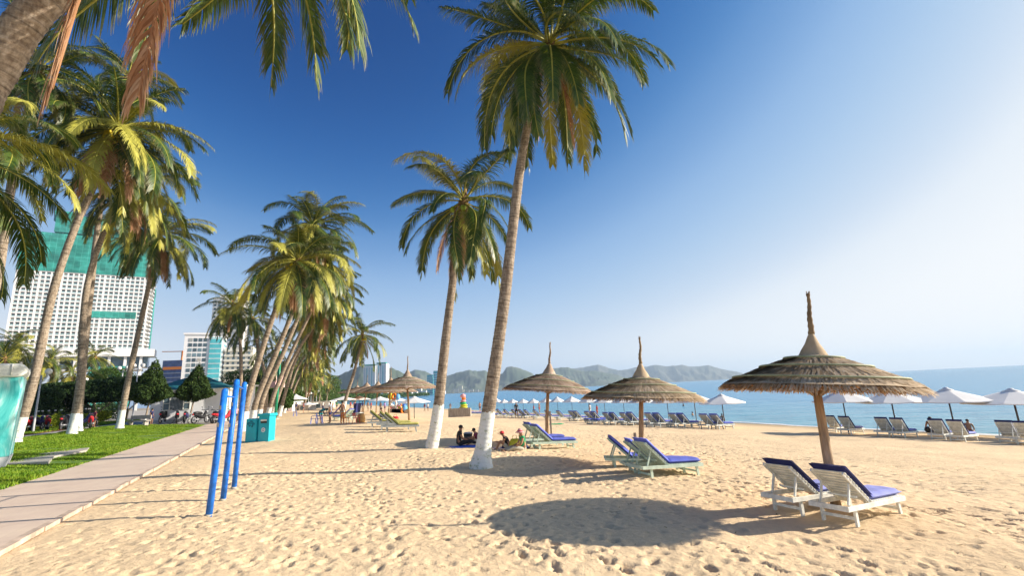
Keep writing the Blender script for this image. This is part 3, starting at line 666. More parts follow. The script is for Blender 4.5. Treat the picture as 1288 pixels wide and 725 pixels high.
def umbrella_tree(loc, label, w_, d_, h0, h1, seed, mat='leaf_dark', n=16000, name='clipped_tree', group='flat clipped trees behind the lawn', size=.17):
    root = thing(name, loc, label, 'tree', group); rd = random.Random(seed); mb = MB()
    for k in range(4):
        a = rd.uniform(0, 6.28); mb.tube([(rd.uniform(-.1,.1), 0, -.1), (.15*math.cos(a), .15*math.sin(a), h0*.5), (w_*.28*math.cos(a), d_*.3*math.sin(a), h0+.5)], [.14, .11, .05], 7)
    mb.build('trunk', M['bark'], root)
    def f(p):
        r = np.maximum(np.abs(p[:, 0])**3+np.abs(p[:, 1])**3+np.abs(p[:, 2])**6, 0); nz = clump_noise(p*np.array([w_/3, d_/3, 1]), 1.6, seed)
        return ((r < .85+.45*nz)*(np.clip(r*1.6+.15, 0, 1))*(nz > -.38)).astype(float)
    p = blobpts(n, f, seed); q = p*np.array([w_/2, d_/2, (h1-h0)/2])+np.array([0, 0, (h0+h1)/2])
    link('crown', leafcloud(q, size, seed), M[mat], root); return root
umbrella_tree(PX(86, 66), 'flat-topped clipped tree between the first two lawn trunks', 9, 6, 3.0, 5.6, 5)
umbrella_tree(PX(122, 68), 'wide dark clipped tree between the second and third lawn trunks', 9, 6, 2.7, 5.9, 6)
umbrella_tree(PX(160, 72), 'dark clipped tree left of the dark conifer', 7, 6, 2.9, 6.4, 7)
umbrella_tree(PX(58, 72), 'dark clipped tree behind the leftmost motorbikes', 8, 6, 2.4, 4.8, 8)
umbrella_tree(PX(24, 60), 'dark clipped tree beside the turquoise booth', 8, 6, 1.6, 5.0, 12)
umbrella_tree(PX(134, 92), 'tall loose tree below the big hotel', 7, 6, 5, 9.5, 9, 'leaf_mid', 8000)
umbrella_tree(PX(108, 96), 'second loose tree below the big hotel, further left', 7, 6, 4, 8.5, 19, 'leaf_mid', 8000)
for k, (x, Y, w_, h0, h1, mt, lab) in enumerate([(316,100,12,2,9,'leaf_dark','dark tree filling the gap behind the nearest row trunks'), (345,120,14,1.5,10,'leaf_mid','bushy tree behind the green pole'), (374,150,16,2,13,'leaf_mid','broad tree at the far end of the row'),
      (300,90,8,2,6,'leaf_mid','small bushy tree right of the kiosk'), (396,230,24,1,14,'leaf_mid','far bushy tree behind the small umbrellas'), (352,75,4,1,4.2,'leaf_mid','round green bush between two row trunks')]):
    umbrella_tree(PX(x, Y), lab, w_, w_*.6, h0, h1, 20+k, mt, 9000, 'bushy_tree', 'bushy trees behind the palm row', .22 if Y < 110 else .4)
def hedge(s0, s1, t0, t1, h, mat, n, label, seed, size=.12):
    r = np.random.default_rng(seed); s = r.uniform(s0, s1, n); t = r.uniform(t0, t1, n); z = r.random(n)**.6*h*(1+.35*vnoise(s*.8, t*.8)*2)
    x = .899*s-.438*t; y = .438*s+.899*t; c = Vector((x.mean(), y.mean(), 0)); gz = .45
    o = link('hedge', leafcloud(np.stack([x-c.x, y-c.y, z+gz], -1), size, seed), M[mat]); o.location = c; return tag(o, label, 'hedge', 'hedges behind the lawn')
hedge(-24, -22.4, 58, 92, 1.3, 'leaf_yel', 16000, 'yellow-green clipped hedge behind the motorbikes', 3)
hedge(-27.5, -25.5, 55, 110, 2.6, 'leaf_dark', 22000, 'dark tall hedge behind the yellow-green one', 4, .16)
hedge(-60, -50, 60, 140, 4.5, 'leaf_dark', 20000, 'dense dark shrub border in front of the big hotel', 6, .4)
# ------------------------------------------------------------ thatched umbrellas
def thatch_umbrella(loc, label, Rr, rim, hc, spire, seed, lean=(0, 0), tilt=(0, 0), stake=None, old=False, dens=1.0, bands=True):
    """rim: rim height over the sand, hc: cone height, spire: length above the cone"""
    rd = random.Random(seed); r = np.random.default_rng(seed)
    root = thing('thatched_umbrella', loc, label, 'umbrella', 'thatched palm-leaf umbrellas')
    mt = M['thatch_old'] if old else M['thatch']
    top = Vector((lean[0], lean[1], rim))
    pts = [Vector((0,0,-.2)), Vector((lean[0]*.3, lean[1]*.3, rim*.45)), top+Vector((0,0,.25))]
    MB().tube(pts, [.105, .095, .08], 12).build('pole', M['pole'], root)
    T = Matrix.Translation(top) @ Matrix.Rotation(tilt[0], 4, 'Y') @ Matrix.Rotation(tilt[1], 4, 'X')
    def prof(u):     # height over the rim at radius fraction u (1 rim, 0 centre)
        return hc*(1-u)**.94*(1+.10*math.sin(math.pi*u))
    for k in range(8):
        a = k*math.pi/4+.2; mb = MB(); mb.tube([Vector((math.cos(a)*.07, math.sin(a)*.07, -.18)), Vector((math.cos(a)*Rr*.42, math.sin(a)*Rr*.42, prof(.42)-.08)), Vector((math.cos(a)*Rr*.95, math.sin(a)*Rr*.95, prof(.95)-.09))], [.03, .028, .02], 6)
        mb.xf(T); mb.build('rafter', M['pole'], root)
    # body: underside sheet
    mb = MB(); nn = 64; P = []
    jit = [1+.025*math.sin(3*a*.0982+seed)+rd.uniform(-.012, .012) for a in range(nn)]
    for u in (.02, .2, .4, .6, .8, .96):
        P.append([(Rr*u*(jit[k] if u > .9 else 1)*math.cos(2*math.pi*k/nn), Rr*u*(jit[k] if u > .9 else 1)*math.sin(2*math.pi*k/nn), prof(u)-.05-.02*(k % 2)) for k in range(nn)])
    for row_ in P: mb.v += row_
    for i in range(len(P)-1):
        for k in range(nn): mb.f.append((i*nn+k, (i+1)*nn+k, (i+1)*nn+(k+1)%nn, i*nn+(k+1)%nn)); mb.sm.append(True)
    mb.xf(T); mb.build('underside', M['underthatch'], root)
    # straw: many narrow bent strips in overlapping courses
    n = int(5200*dens); V = []; 
    course = r.integers(0, 6, n); a = r.uniform(0, 2*math.pi, n)
    keep = []
    vv = np.empty((n, 8, 3)); 
    us = np.array([.10, .25, .40, .55, .70, .84])[course]+r.uniform(-.05, .05, n); ln = r.uniform(.20, .34, n); ue = np.minimum(us+ln, 1.0+r.uniform(-.02, .035, n)+.02*np.sin(a*5+seed)); ue = np.where(course == 5, 1.0+r.uniform(-.03, .05, n), ue)
    wd = r.uniform(.010, .028, n)*(1/math.sqrt(dens)); sk = r.normal(0, .035, n); lift = r.uniform(.0, .05, n)
    def pf(u): return hc*np.clip(1-u, 0, 1)**.94*(1+.10*np.sin(np.pi*np.clip(u, 0, 1)))-np.clip(u-.93, 0, 1)*.9
    for j in range(4):
        f = j/3; u = us+(ue-us)*f; aa = a+sk*f/np.maximum(u, .2); rr = Rr*u; h = pf(u)+lift*(.5+.7*f)-.02-(f**3)*.03*(course == 5)*r.uniform(0, 2.5, n)
        wj = wd*(1-.55*f)
        cx = rr*np.cos(aa); cy = rr*np.sin(aa); tx = -np.sin(aa)*wj; ty = np.cos(aa)*wj
        vv[:, 2*j] = np.stack([cx-tx, cy-ty, h], -1); vv[:, 2*j+1] = np.stack([cx+tx, cy+ty, h+.006], -1)
    # hanging fringe
    nf = int(1500*dens); af = r.uniform(0, 2*math.pi, nf); fr = np.empty((nf, 8, 3)); Lf = np.abs(r.normal(.05, .03, nf))+.02; wf = r.uniform(.004, .012, nf)/math.sqrt(dens)
    for j in range(4):
        f = j/3; rr = Rr*(.955+.04*f+.012*np.sin(af*7)); h = pf(np.full(nf, .97))-.03-Lf*f; aa = af+.02*f*r.normal(0, 1, nf)
        cx = rr*np.cos(aa); cy = rr*np.sin(aa); tx = -np.sin(aa)*wf*(1-.7*f); ty = np.cos(aa)*wf*(1-.7*f)
        fr[:, 2*j] = np.stack([cx-tx, cy-ty, h], -1); fr[:, 2*j+1] = np.stack([cx+tx, cy+ty, h], -1)
    A5 = np.array(T); fv_ = fr.reshape(-1, 3) @ A5[:3, :3].T+A5[:3, 3]; link('fringe', npmesh('fringe', fv_, (np.arange(nf)[:, None, None]*8+np.array([[0,1,3,2],[2,3,5,4],[4,5,7,6]])[None]).reshape(-1, 4)), M['fringe'], root)
    allv = vv; nt_ = len(allv); fb = np.arange(nt_)[:, None, None]*8+np.array([[0,1,3,2],[2,3,5,4],[4,5,7,6]])[None]
    A4 = np.array(T); av = allv.reshape(-1, 3) @ A4[:3, :3].T+A4[:3, 3]
    link('thatch', npmesh('thatch', av, fb.reshape(-1, 4)), mt, root)
    # solid mass under the loose straws
    mb = MB(); nn = 72
    for u in (.03, .18, .35, .52, .7, .86, .98):
        mb.v += [(Rr*u*math.cos(2*math.pi*k/nn), Rr*u*math.sin(2*math.pi*k/nn), prof(u)-.005+rd.uniform(-.012, .012)) for k in range(nn)]
    for i in range(6):
        for k in range(nn): mb.f.append((i*nn+k, (i+1)*nn+k, (i+1)*nn+(k+1)%nn, i*nn+(k+1)%nn)); mb.sm.append(False)
    mb.xf(T); mb.build('thatch_bed', mt, root)
    # binding hoops
    if bands:
        for u in (.30, .56, .86):
            pts = []
            for k in range(49):
                a_ = 2*math.pi*k/48; uu = u*(1+.015*math.sin(3*a_+seed)); pts.append(T @ Vector((Rr*uu*math.cos(a_), Rr*uu*math.sin(a_), prof(uu)+.055)))
            MB().tube(pts, .022, 5, caps=False).build('binding_hoop', M['greenrope'], root)
    # neck cone and twisted spire of bundled straw
    mb = MB(); z0 = prof(.12); nk = spire*.34
    k_ = [(.165*Rr*.95, z0-.03), (.12*Rr, z0+nk*.25), (.075*Rr, z0+nk*.55), (.045*Rr, z0+nk*.85), (.055, z0+nk)]
    mb.lathe([(q[0]*1.0, q[1]) for q in k_], n=18)
    ph = 0; pts = []; rad = []
    for i in range(22):
        f = i/21; zz = z0+nk+(spire-nk)*f; pts.append((.018*math.sin(f*9+seed)+.03*f*math.sin(seed), .018*math.cos(f*8), zz)); rad.append((.066-.034*f)*(1+.13*math.sin(i*1.9))+(.008 if i > 19 else 0))
    mb.tube(pts, rad, 8)
    for i in range(240):
        a_ = rd.uniform(0, 6.28); r0_ = .16*Rr; p0 = Vector((r0_*math.cos(a_), r0_*math.sin(a_), z0-.02)); p1 = Vector((.05*math.cos(a_+.3), .05*math.sin(a_+.3), z0+nk)); mid = p0.lerp(p1, .5)-Vector((math.cos(a_), math.sin(a_), 0))*.045*Rr*.7
        t_ = Vector((-math.sin(a_), math.cos(a_), 0))*.008; b_ = len(mb.v); mb.v += [tuple(p0-t_), tuple(p0+t_), tuple(mid-t_), tuple(mid+t_), tuple(p1-t_), tuple(p1+t_)]; mb.f += [(b_, b_+1, b_+3, b_+2), (b_+2, b_+3, b_+5, b_+4)]; mb.sm += [False, False]
    for i in range(22):
        a_ = rd.uniform(0, 6.28); e = Vector(pts[-1]); q = e+Vector((math.cos(a_)*rd.uniform(.01, .05), math.sin(a_)*rd.uniform(.01, .05), rd.uniform(-.02, .07))); mb.bar(e-Vector((0,0,.04)), q, .008, .008)
    mb.xf(T); mb.build('spire', mt, root)
    if stake:
        MB().box((stake[0], stake[1], stake[2]/2-.1), (.09, .07, stake[2]+.2)).build('stake', M['stake'], root)
    return root
thatch_umbrella(G(1052,640), 'nearest thatched umbrella, over the two loungers at lower right', 1.93, 2.47, .74, 1.42, 1, lean=(.06, .05), tilt=(R_(4.6), 0))
b = G(808,582); thatch_umbrella(b, 'thatched umbrella above the three loungers in the middle', 2.2, 2.30, .80, 1.5, 2, lean=(.22, 0), tilt=(R_(3.5), 0), stake=(-.2, -.1, 1.05))
b = G(688,557); thatch_umbrella(b, 'tall thatched umbrella beside the sitting group, grey stake at its pole', 2.45, 2.72, .95, 1.7, 3, lean=(.25, 0), tilt=(R_(6), 0), stake=(.25, -.1, 1.6), old=True, dens=.8)
for k, (bx, by, tx, rimy, wpx, topy, lab) in enumerate([(515,532,512,488,74,446,'front thatched umbrella of the left cluster, above the olive loungers'), (489,522,491,493,64,460,'second thatched umbrella of the left cluster, just left of the front one'),
        (473,520,475,494,56,468,'thatched umbrella of the left cluster behind the second one'), (457,519,461,494,62,471,'leftmost thatched umbrella of the left cluster'), (446,516,449,494,44,477,'small distant thatched umbrella at the back of the left cluster')]):
    b = G(bx, by); d = b.y; rc = at(tx, rimy, d); tp = at(tx, topy, d); Rr = wpx/2/600*d*1.03; hgt = tp.z-rc.z
    thatch_umbrella(b, lab, Rr, rc.z-b.z, hgt*.36, hgt*.60, 10+k, lean=(min(.5, rc.x-b.x), 0), tilt=(R_(2), 0), old=True, dens=.42, bands=(k < 2))

# ------------------------------------------------------------ sun loungers
def lounger(name, wood, cush, navy, label, back=40, seat_cush=True, L=2.0, W=.66, flat=False):
    """head at x=0, foot at x=L, y across"""
    root = thing(name, (0,0,0), label, 'sun lounger'); w = W/2; zr = .29; hx = .86
    mb = MB()
    for s in (-1, 1): mb.bar((0, s*w, zr), (L, s*w, zr), .035, .085)
    mb.bar((.02, -w, zr), (.02, w, zr), .032, .085); mb.bar((L-.02, -w, zr), (L-.02, w, zr), .032, .08)
    mb.build('frame', M[wood], root, .004)
    for x, dx in ((.30, .02), (L-.22, .08)):
        for s in (-1, 1): MB().bar((x, s*(w-.04), zr+.03), (x+dx, s*(w-.04), -.03), .04, .075, (1,0,0)).build('leg', M[wood], root, .003)
    MB().bar((.31, -w+.04, .1), (.31, w-.04, .1), .03, .05).build('stretcher', M[wood], root)
    MB().bar((L-.17, -w+.04, .12), (L-.17, w-.04, .12), .03, .05).build('stretcher', M[wood], root)
    mb = MB()
    x = hx+.03
    while x < L-.05: mb.bar((x, -w+.02, zr+.053), (x, w-.02, zr+.053), .065, .016); x += .085
    mb.build('seat_slats', M[wood], root)
    a = R_(4 if flat else back); Lb = .92; bx, bz = hx, zr+.055; dx, dz = -math.cos(a), math.sin(a)
    P = lambda u, y, o=0: Vector((bx+dx*u+math.sin(a)*-0*o+(-dz)*-o*1.0*0, y, bz+dz*u))+Vector((dz, 0, -dx))*o
    mb = MB()
    for s in (-1, 1): mb.bar(P(0, s*(w-.05), -.03), P(Lb, s*(w-.05), -.03), .03, .05)
    mb.build('backrest_frame', M[wood], root, .003)
    mb = MB(); u = .03
    while u < Lb: mb.bar(P(u, -w+.02, 0), P(u, w-.02, 0), .068, .014, up=Vector((dz, 0, -dx))); u += .094
    mb.build('backrest_slats', M[wood], root)
    if not flat:
        mb = MB()
        for s in (-1, 1): mb.bar(P(.62, s*(w-.09), -.05), (.22, s*(w-.09), zr+.03), .03, .045)
        mb.bar(P(.34, -w+.08, -.14), P(.34, w-.08, -.14), .05, .03)
        mb.build('backrest_prop', M[wood], root, .003)
    # cushions: soft pads with rounded rim
    def pad(u0, u1, fn, th, mat, nm):
        mb = MB(); nu, nv = 14, 8; V = []
        for side in (1, 0):
            for i in range(nu+1):
                for j in range(nv+1):
                    f, g_ = i/nu, j/nv; ed = min(f, 1-f, )*(u1-u0); eg = min(g_, 1-g_)*W
                    rr = min(1, (ed/.035) if ed < .035 else 1)*min(1, (eg/.035) if eg < .035 else 1)
                    o = th*(.5+.5*math.sqrt(max(0, rr))) if side else th*(.5-.5*math.sqrt(max(0, rr)))
                    if side: o += .006*math.sin(f*17+g_*3)*math.sin(g_*9+1)*rr
                    mb.v.append(tuple(fn(u0+(u1-u0)*f, (-.5+g_)*(W-.02), o)))
        S_ = (nu+1)*(nv+1)
        for side in (0, 1):
            for i in range(nu):
                for j in range(nv):
                    q = side*S_+i*(nv+1)+j; f_ = (q, q+1, q+nv+2, q+nv+1); mb.f.append(f_ if side == 0 else f_[::-1]); mb.sm.append(True)
        return mb.build(nm, M[mat], root)
    if cush:
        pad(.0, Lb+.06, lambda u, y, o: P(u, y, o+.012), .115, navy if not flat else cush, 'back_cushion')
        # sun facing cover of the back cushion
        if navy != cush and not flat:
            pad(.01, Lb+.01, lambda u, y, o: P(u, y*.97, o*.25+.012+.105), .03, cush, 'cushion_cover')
        if seat_cush: pad(hx+.0, L-.02, lambda u, y, o: Vector((u, y, zr+.064+o)), .115, cush, 'seat_cushion')
    return root
def place(root, px, py, ang, label, group, scale=1.0, first=False, W=.66, near=True):
    """puts the near head leg of the lounger on the sand at the pixel"""
    p = G(px, py); lx, ly = .32*scale, (-W/2+.04)*scale*(1 if near else -1)
    q = Vector((p.x-lx*math.cos(ang)+ly*math.sin(ang), p.y-lx*math.sin(ang)-ly*math.cos(ang), 0))
    c = Vector((q.x+math.cos(ang)*scale, q.y+math.sin(ang)*scale, 0)); q.z = g(q.x, q.y)
    sl_ = math.atan2(g(q.x+math.cos(ang)*1.9*scale, q.y+math.sin(ang)*1.9*scale)-q.z, 1.9*scale)
    if first: o = root; o['label'] = label
    else: o = dup(root, q, ang, label)
    o.location = q; o.rotation_euler = (0, -sl_, ang); o.scale = (scale,)*3; tag(o, group=group); return o
LW = lounger('sun_lounger', 'lwood', 'cush_pale', 'cush_navy', 'x', back=37)
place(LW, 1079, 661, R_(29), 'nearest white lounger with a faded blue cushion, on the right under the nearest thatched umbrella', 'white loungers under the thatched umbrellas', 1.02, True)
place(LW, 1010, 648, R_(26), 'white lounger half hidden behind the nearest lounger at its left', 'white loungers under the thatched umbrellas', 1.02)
LB = lounger('sun_lounger', 'lwood_mint', 'cush', 'cush', 'x', back=40)
place(LB, 820.6, 603, R_(21), 'mint-white lounger with a bright blue cushion in front of the middle thatched umbrella pole', 'loungers under the middle thatched umbrella', 1.08, True)
place(LB, 800, 597, R_(4), 'mint lounger in the middle of the three, backrest turned to the camera', 'loungers under the middle thatched umbrella', 1.0)
place(LB, 774, 590, R_(-6), 'leftmost mint lounger of the three under the middle umbrella', 'loungers under the middle thatched umbrella', 1.0)
place(LB, 679, 567.5, R_(20), 'blue-cushioned lounger right behind the woman in the sun hat', 'loungers under the tall thatched umbrella', 1.12)
place(LB, 669, 562.5, R_(24), 'lounger half hidden behind the one next to the woman in the sun hat', 'loungers under the tall thatched umbrella', 1.12)
LY = lounger('sun_lounger', 'lwood_grey', 'cush_y', 'cush_g', 'x', back=40)
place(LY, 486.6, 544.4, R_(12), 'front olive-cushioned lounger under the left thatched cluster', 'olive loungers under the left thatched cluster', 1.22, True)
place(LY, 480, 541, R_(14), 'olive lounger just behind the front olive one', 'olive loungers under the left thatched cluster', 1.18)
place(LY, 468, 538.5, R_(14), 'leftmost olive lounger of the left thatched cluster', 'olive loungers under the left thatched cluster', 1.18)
LS = lounger('sun_lounger', 'lwood_grey', 'cush', 'cush', 'x', back=40)
LF = lounger('sun_lounger', 'lwood_grey', 'cush', 'cush', 'x', flat=True)
rowl = [(905,541,1.2),(892,541,1.2),(862,539,1.2),(852,539,1.2),(831,538,1.2),(821,538,1.2),(797,536,1.2),(788,536,1.15),(774,535.2,1.15),(766,535.2,1.15),(750,532.5,1.15),(742,532.5,1.15),(727,530.6,1.12),(721,530.4,1.12),
        (705,529.3,1.1),(690,528.4,1.1),(675,527.7,1.1),(663,527,1.1),(656,526.8,1.1),(647,526.4,1.1),(637,526,1.1),(628,525.6,1.1),(618,525.2,1.1)]
w_marks = ['right end of the blue row, front one of the last pair', 'right end of the blue row, back one of the last pair', 'front one of the second pair from the right end of the blue row', 'back one of the second pair from the right end of the blue row',
 'front one of the pair just right of the middle thatched pole', 'back one of the pair just right of the middle thatched pole', 'front one of the pair just left of the middle thatched pole', 'back one of the pair just left of the middle thatched pole',
 'front one of the pair above the mint loungers, behind the flat lounger', 'back one of the pair above the mint loungers, behind the flat lounger', 'right one of the pair directly behind the flat blue lounger', 'left one of the pair directly behind the flat blue lounger',
 'right one of the pair behind the green towel', 'left one of the pair behind the green towel', 'single lounger just right of the tall thatched pole', 'single lounger just left of the tall thatched pole', 'lounger below the man in red shorts', 'lounger right of the dark walking figure',
 'lounger at the feet of the dark walking figure', 'lounger left of the dark walking figure', 'third visible lounger right of the tallest palm', 'second visible lounger right of the tallest palm', 'first lounger of the row emerging behind the tallest palm']
for k, ((x, y, s), lb_) in enumerate(zip(rowl, w_marks)):
    place(LS, x, y, R_(33), 'blue lounger: '+lb_, 'blue loungers in the row by the sea', s, k == 0)
place(LF, 745, 535, R_(36), 'flat blue lounger in front of the sea row', 'blue loungers in the row by the sea', 1.15, True)
place(LF, 592, 524, R_(14), 'flat blue lounger left of the tallest palm', 'blue loungers in the row by the sea', 1.3)
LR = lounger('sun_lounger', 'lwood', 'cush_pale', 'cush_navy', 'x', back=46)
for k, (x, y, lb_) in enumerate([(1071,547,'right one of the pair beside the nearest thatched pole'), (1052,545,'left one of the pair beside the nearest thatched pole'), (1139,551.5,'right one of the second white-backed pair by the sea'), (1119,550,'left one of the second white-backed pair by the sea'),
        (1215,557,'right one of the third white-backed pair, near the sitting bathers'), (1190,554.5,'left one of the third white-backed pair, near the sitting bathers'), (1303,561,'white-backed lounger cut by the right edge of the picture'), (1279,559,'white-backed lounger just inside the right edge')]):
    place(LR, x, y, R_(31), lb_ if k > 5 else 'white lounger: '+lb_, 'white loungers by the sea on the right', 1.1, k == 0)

# ------------------------------------------------------------ white beach umbrellas
def white_umbrella():
    root = thing('beach_umbrella', (0,0,0), 'x', 'umbrella'); n = 8; Rr = 1.5; h = .62
    MB().tube([(0,0,-.1), (0,0,2.55)], .03, 8).build('pole', M['darkpole'], root)
    mb = MB(); rows = [(.14, h+.0), (.5, h*.72), (1.0, h*.36), (1.5, 0)]
    for r, z in rows:
        for k in range(n*4):
            a = 2*math.pi*k/(n*4); f = abs(((k % 4)/4)-.0); sagg = math.sin(math.pi*(k % 4)/4)
            rr = r*(1-.045*sagg*(r/1.5)); mb.v.append((rr*math.cos(a), rr*math.sin(a), 2.0+z-.035*sagg*(r/1.5)))
    m_ = n*4
    for i in range(3):
        for k in range(m_): mb.f.append((i*m_+k, (i+1)*m_+k, (i+1)*m_+(k+1)%m_, i*m_+(k+1)%m_)); mb.sm.append(False)
    b_ = len(mb.v)
    for k in range(m_): v = mb.v[3*m_+k]; mb.v.append((v[0], v[1], v[2]-.05))
    for k in range(m_): mb.f.append((3*m_+k, b_+k, b_+(k+1)%m_, 3*m_+(k+1)%m_)); mb.sm.append(False)
    mb.build('canopy', M['canvas'], root)
    MB().lathe([(.0, 2.0+h+.13), (.07, 2.0+h+.12), (.10, 2.0+h+.06), (.24, 2.0+h-.02), (.24, 2.0+h-.05)], n=16).build('vent_cap', M['canvas'], root)
    for k in range(n):
        a = 2*math.pi*k/n; MB().bar((.05*math.cos(a), .05*math.sin(a), 2.0+h-.06), (1.46*math.cos(a), 1.46*math.sin(a), 1.97), .012, .02).build('rib', M['woodpole'], root)
    return root
UW = white_umbrella(); UWfirst = True
def put_umb(px, apexy, rimy, wpx, Y, label, tilt=0, group='white beach umbrellas along the water', rz=.2):
    global UWfirst
    s = wpx/600*Y*1.02/3.0; rim = at(px, rimy, Y); gz = g(rim.x, rim.y); hz = (rim.z-gz)/2.0
    loc = Vector((rim.x+math.sin(tilt)*2*hz, rim.y, gz))
    o = UW if UWfirst else dup(UW, loc, rz, label)
    UWfirst = False; o['label'] = label; o['group'] = group; o.location = loc; o.scale = (s, s, max(.6*s, hz)); o.rotation_euler = (0, -tilt, rz); return o
umb = [(908,496,507,53,38.5,'last white umbrella of the row, standing clear against the sea'), (873,495,505,46,42,'second white umbrella from the open end of the row'), (839,496,506,40,46,'white umbrella half under the right rim of the middle thatch'),
 (807,496,506,34,51,'white umbrella right behind the middle thatched pole'), (784,497,506,30,54,'white umbrella just left of the middle thatched pole'), (760,497,506,28,58,'white umbrella above the flat blue lounger'),
 (740,496,506,25,62,'white umbrella under the left rim of the middle thatch'), (719,496.5,505.5,23,66,'white umbrella midway between the two middle thatches'), (701,496.5,505.5,20,71,'white umbrella just right of the tall thatched pole'),
 (687,497,506,20,74,'white umbrella crossing behind the tall thatched pole'), (671,498,507,17,78,'white umbrella just left of the tall thatched pole'), (658,498,507,17,81,'white umbrella above the dark walking figure'),
 (645,499,507,16,84,'white umbrella two places left of the tall thatched pole'), (634,499.5,507,15,87,'white umbrella second right of the tallest palm'), (625,500,506,14,90,'white umbrella touching the tallest palm trunk')]
for u in umb: put_umb(u[0], u[1], u[2], u[3], u[4]*1.13, u[5], 0, rz=u[0]*.37)
for px, ay, ry, wp, Y, lab in [(1060,494,504.5,64,35,'white umbrella seen left of the pair beneath the nearest thatch'), (1121,493,505,74,34,'white umbrella under the right rim of the nearest thatch'), (1193,488,504,84,32.5,'white umbrella beside the sitting bathers on the right'), (1275,486,505.5,100,31,'largest white umbrella, cut by the right edge')]:
    put_umb(px, ay, ry, wp, Y, lab, 0, 'white umbrellas on the right', rz=px*.29)
for px, ry, wp, Y, lab in [(521,506.5,40,50,'white umbrella right of the left thatched cluster'), (372,502.5,27,86,'white umbrella shading the stall at the end of the palm row'), (388,509.5,18,84,'small low white umbrella beside the stall'),
      (432,504,30,100,'white umbrella behind the leftmost thatch'), (452,503,26,104,'white umbrella behind the left cluster, between the thatches'), (478,504,28,98,'white umbrella behind the second thatch'), (500,504.5,22,108,'white umbrella behind the front thatch'), (361,506,12,90,'white umbrella partly behind the palm row')]:
    put_umb(px, 0, ry, wp, Y, lab, 0, 'white umbrellas at the crowded far end', rz=px*.31)
# ------------------------------------------------------------ people
def skinmesh(name, V, E, Rd, mat, parent, sub=1):
    me = bpy.data.meshes.new('tmp'); me.from_pydata([tuple(v) for v in V], E, []); o = bpy.data.objects.new('tmp', me); C.objects.link(o)
    o.modifiers.new('s', 'SKIN'); 
    for i, sv_ in enumerate(me.skin_vertices[0].data): r = Rd[i]; sv_.radius = r if hasattr(r, '__len__') else (r, r); sv_.use_root = (i == 0)
    s2 = o.modifiers.new('u', 'SUBSURF'); s2.levels = sub; s2.render_levels = sub
    dg = bpy.context.evaluated_depsgraph_get(); m2 = bpy.data.meshes.new_from_object(o.evaluated_get(dg)); bpy.data.objects.remove(o); m2.name = name
    m2.polygons.foreach_set('use_smooth', np.ones(len(m2.polygons), bool)); m2.materials.clear()
    return link(name, m2, M[mat], parent)
POSES = {}
def base_pose():
    J = dict(pelvis=(0,0,.95), waist=(.0,0,1.10), chest=(0,0,1.31), neckb=(0,0,1.47), neck=(.01,0,1.54), head=(.025,0,1.63), top=(.02,0,1.71))
    for s, n in ((1, 'l'), (-1, 'r')):
        J.update({'sh'+n: (0,.18*s,1.42), 'el'+n: (-.02,.23*s,1.14), 'wr'+n: (.08,.23*s,.91), 'ha'+n: (.11,.225*s,.85), 'hip'+n: (0,.095*s,.90), 'kn'+n: (.02,.11*s,.50), 'an'+n: (0,.11*s,.09), 'toe'+n: (.15,.13*s,.03)})
    return J
def pose(**kw): J = base_pose(); J.update(kw); return J
POSES['stand'] = base_pose()
POSES['walk'] = pose(knl=(.16,.1,.52), anl=(.10,.1,.10), toel=(.25,.1,.06), knr=(-.05,-.1,.5), anr=(-.28,-.1,.14), toer=(-.17,-.1,.04), ell=(-.12,.23,1.16), wrl=(-.06,.24,.93), hal=(-.04,.24,.86), elr=(.08,-.23,1.15), wrr=(.22,-.22,.96), har=(.26,-.22,.9))
POSES['bend'] = pose(pelvis=(-.12,0,.92), waist=(.02,0,1.02), chest=(.24,0,1.10), neckb=(.40,0,1.12), neck=(.46,0,1.13), head=(.55,0,1.12), top=(.63,0,1.09), shl=(.34,.18,1.08), shr=(.34,-.18,1.08), ell=(.42,.2,.82), elr=(.42,-.2,.82), wrl=(.52,.16,.62), wrr=(.52,-.16,.62), hal=(.55,.15,.56), har=(.55,-.15,.56), hipl=(-.1,.095,.87), hipr=(-.1,-.095,.87), knl=(0,.11,.48), knr=(0,-.11,.48))
sit = dict(pelvis=(0,0,.12), waist=(-.02,0,.27), chest=(.03,0,.47), neckb=(.07,0,.63), neck=(.09,0,.69), head=(.12,0,.78), top=(.12,0,.86), shl=(.06,.18,.57), shr=(.06,-.18,.57),
           ell=(.16,.24,.33), elr=(.16,-.24,.33), wrl=(.40,.16,.26), wrr=(.40,-.14,.26), hal=(.46,.14,.25), har=(.46,-.12,.25), hipl=(.05,.1,.12), hipr=(.05,-.1,.12), knl=(.46,.17,.22), knr=(.46,-.17,.22), anl=(.82,.12,.08), anr=(.82,-.1,.08), toel=(.92,.13,.14), toer=(.92,-.12,.14))
POSES['sit'] = pose(**sit)
POSES['sitknee'] = pose(**{**sit, 'knl': (.36,.14,.45), 'knr': (.38,-.12,.42), 'anl': (.55,.12,.07), 'anr': (.58,-.1,.07), 'toel': (.68,.12,.03), 'toer': (.70,-.1,.03), 'chest': (.10,0,.45), 'neckb': (.18,0,.59), 'neck': (.21,0,.65), 'head': (.27,0,.73), 'top': (.29,0,.81), 'shl': (.16,.18,.54), 'shr': (.16,-.18,.54), 'ell': (.28,.2,.34), 'elr': (.28,-.2,.34), 'wrl': (.50,.1,.38), 'wrr': (.50,-.1,.38), 'hal': (.56,.08,.40), 'har': (.56,-.08,.40)})
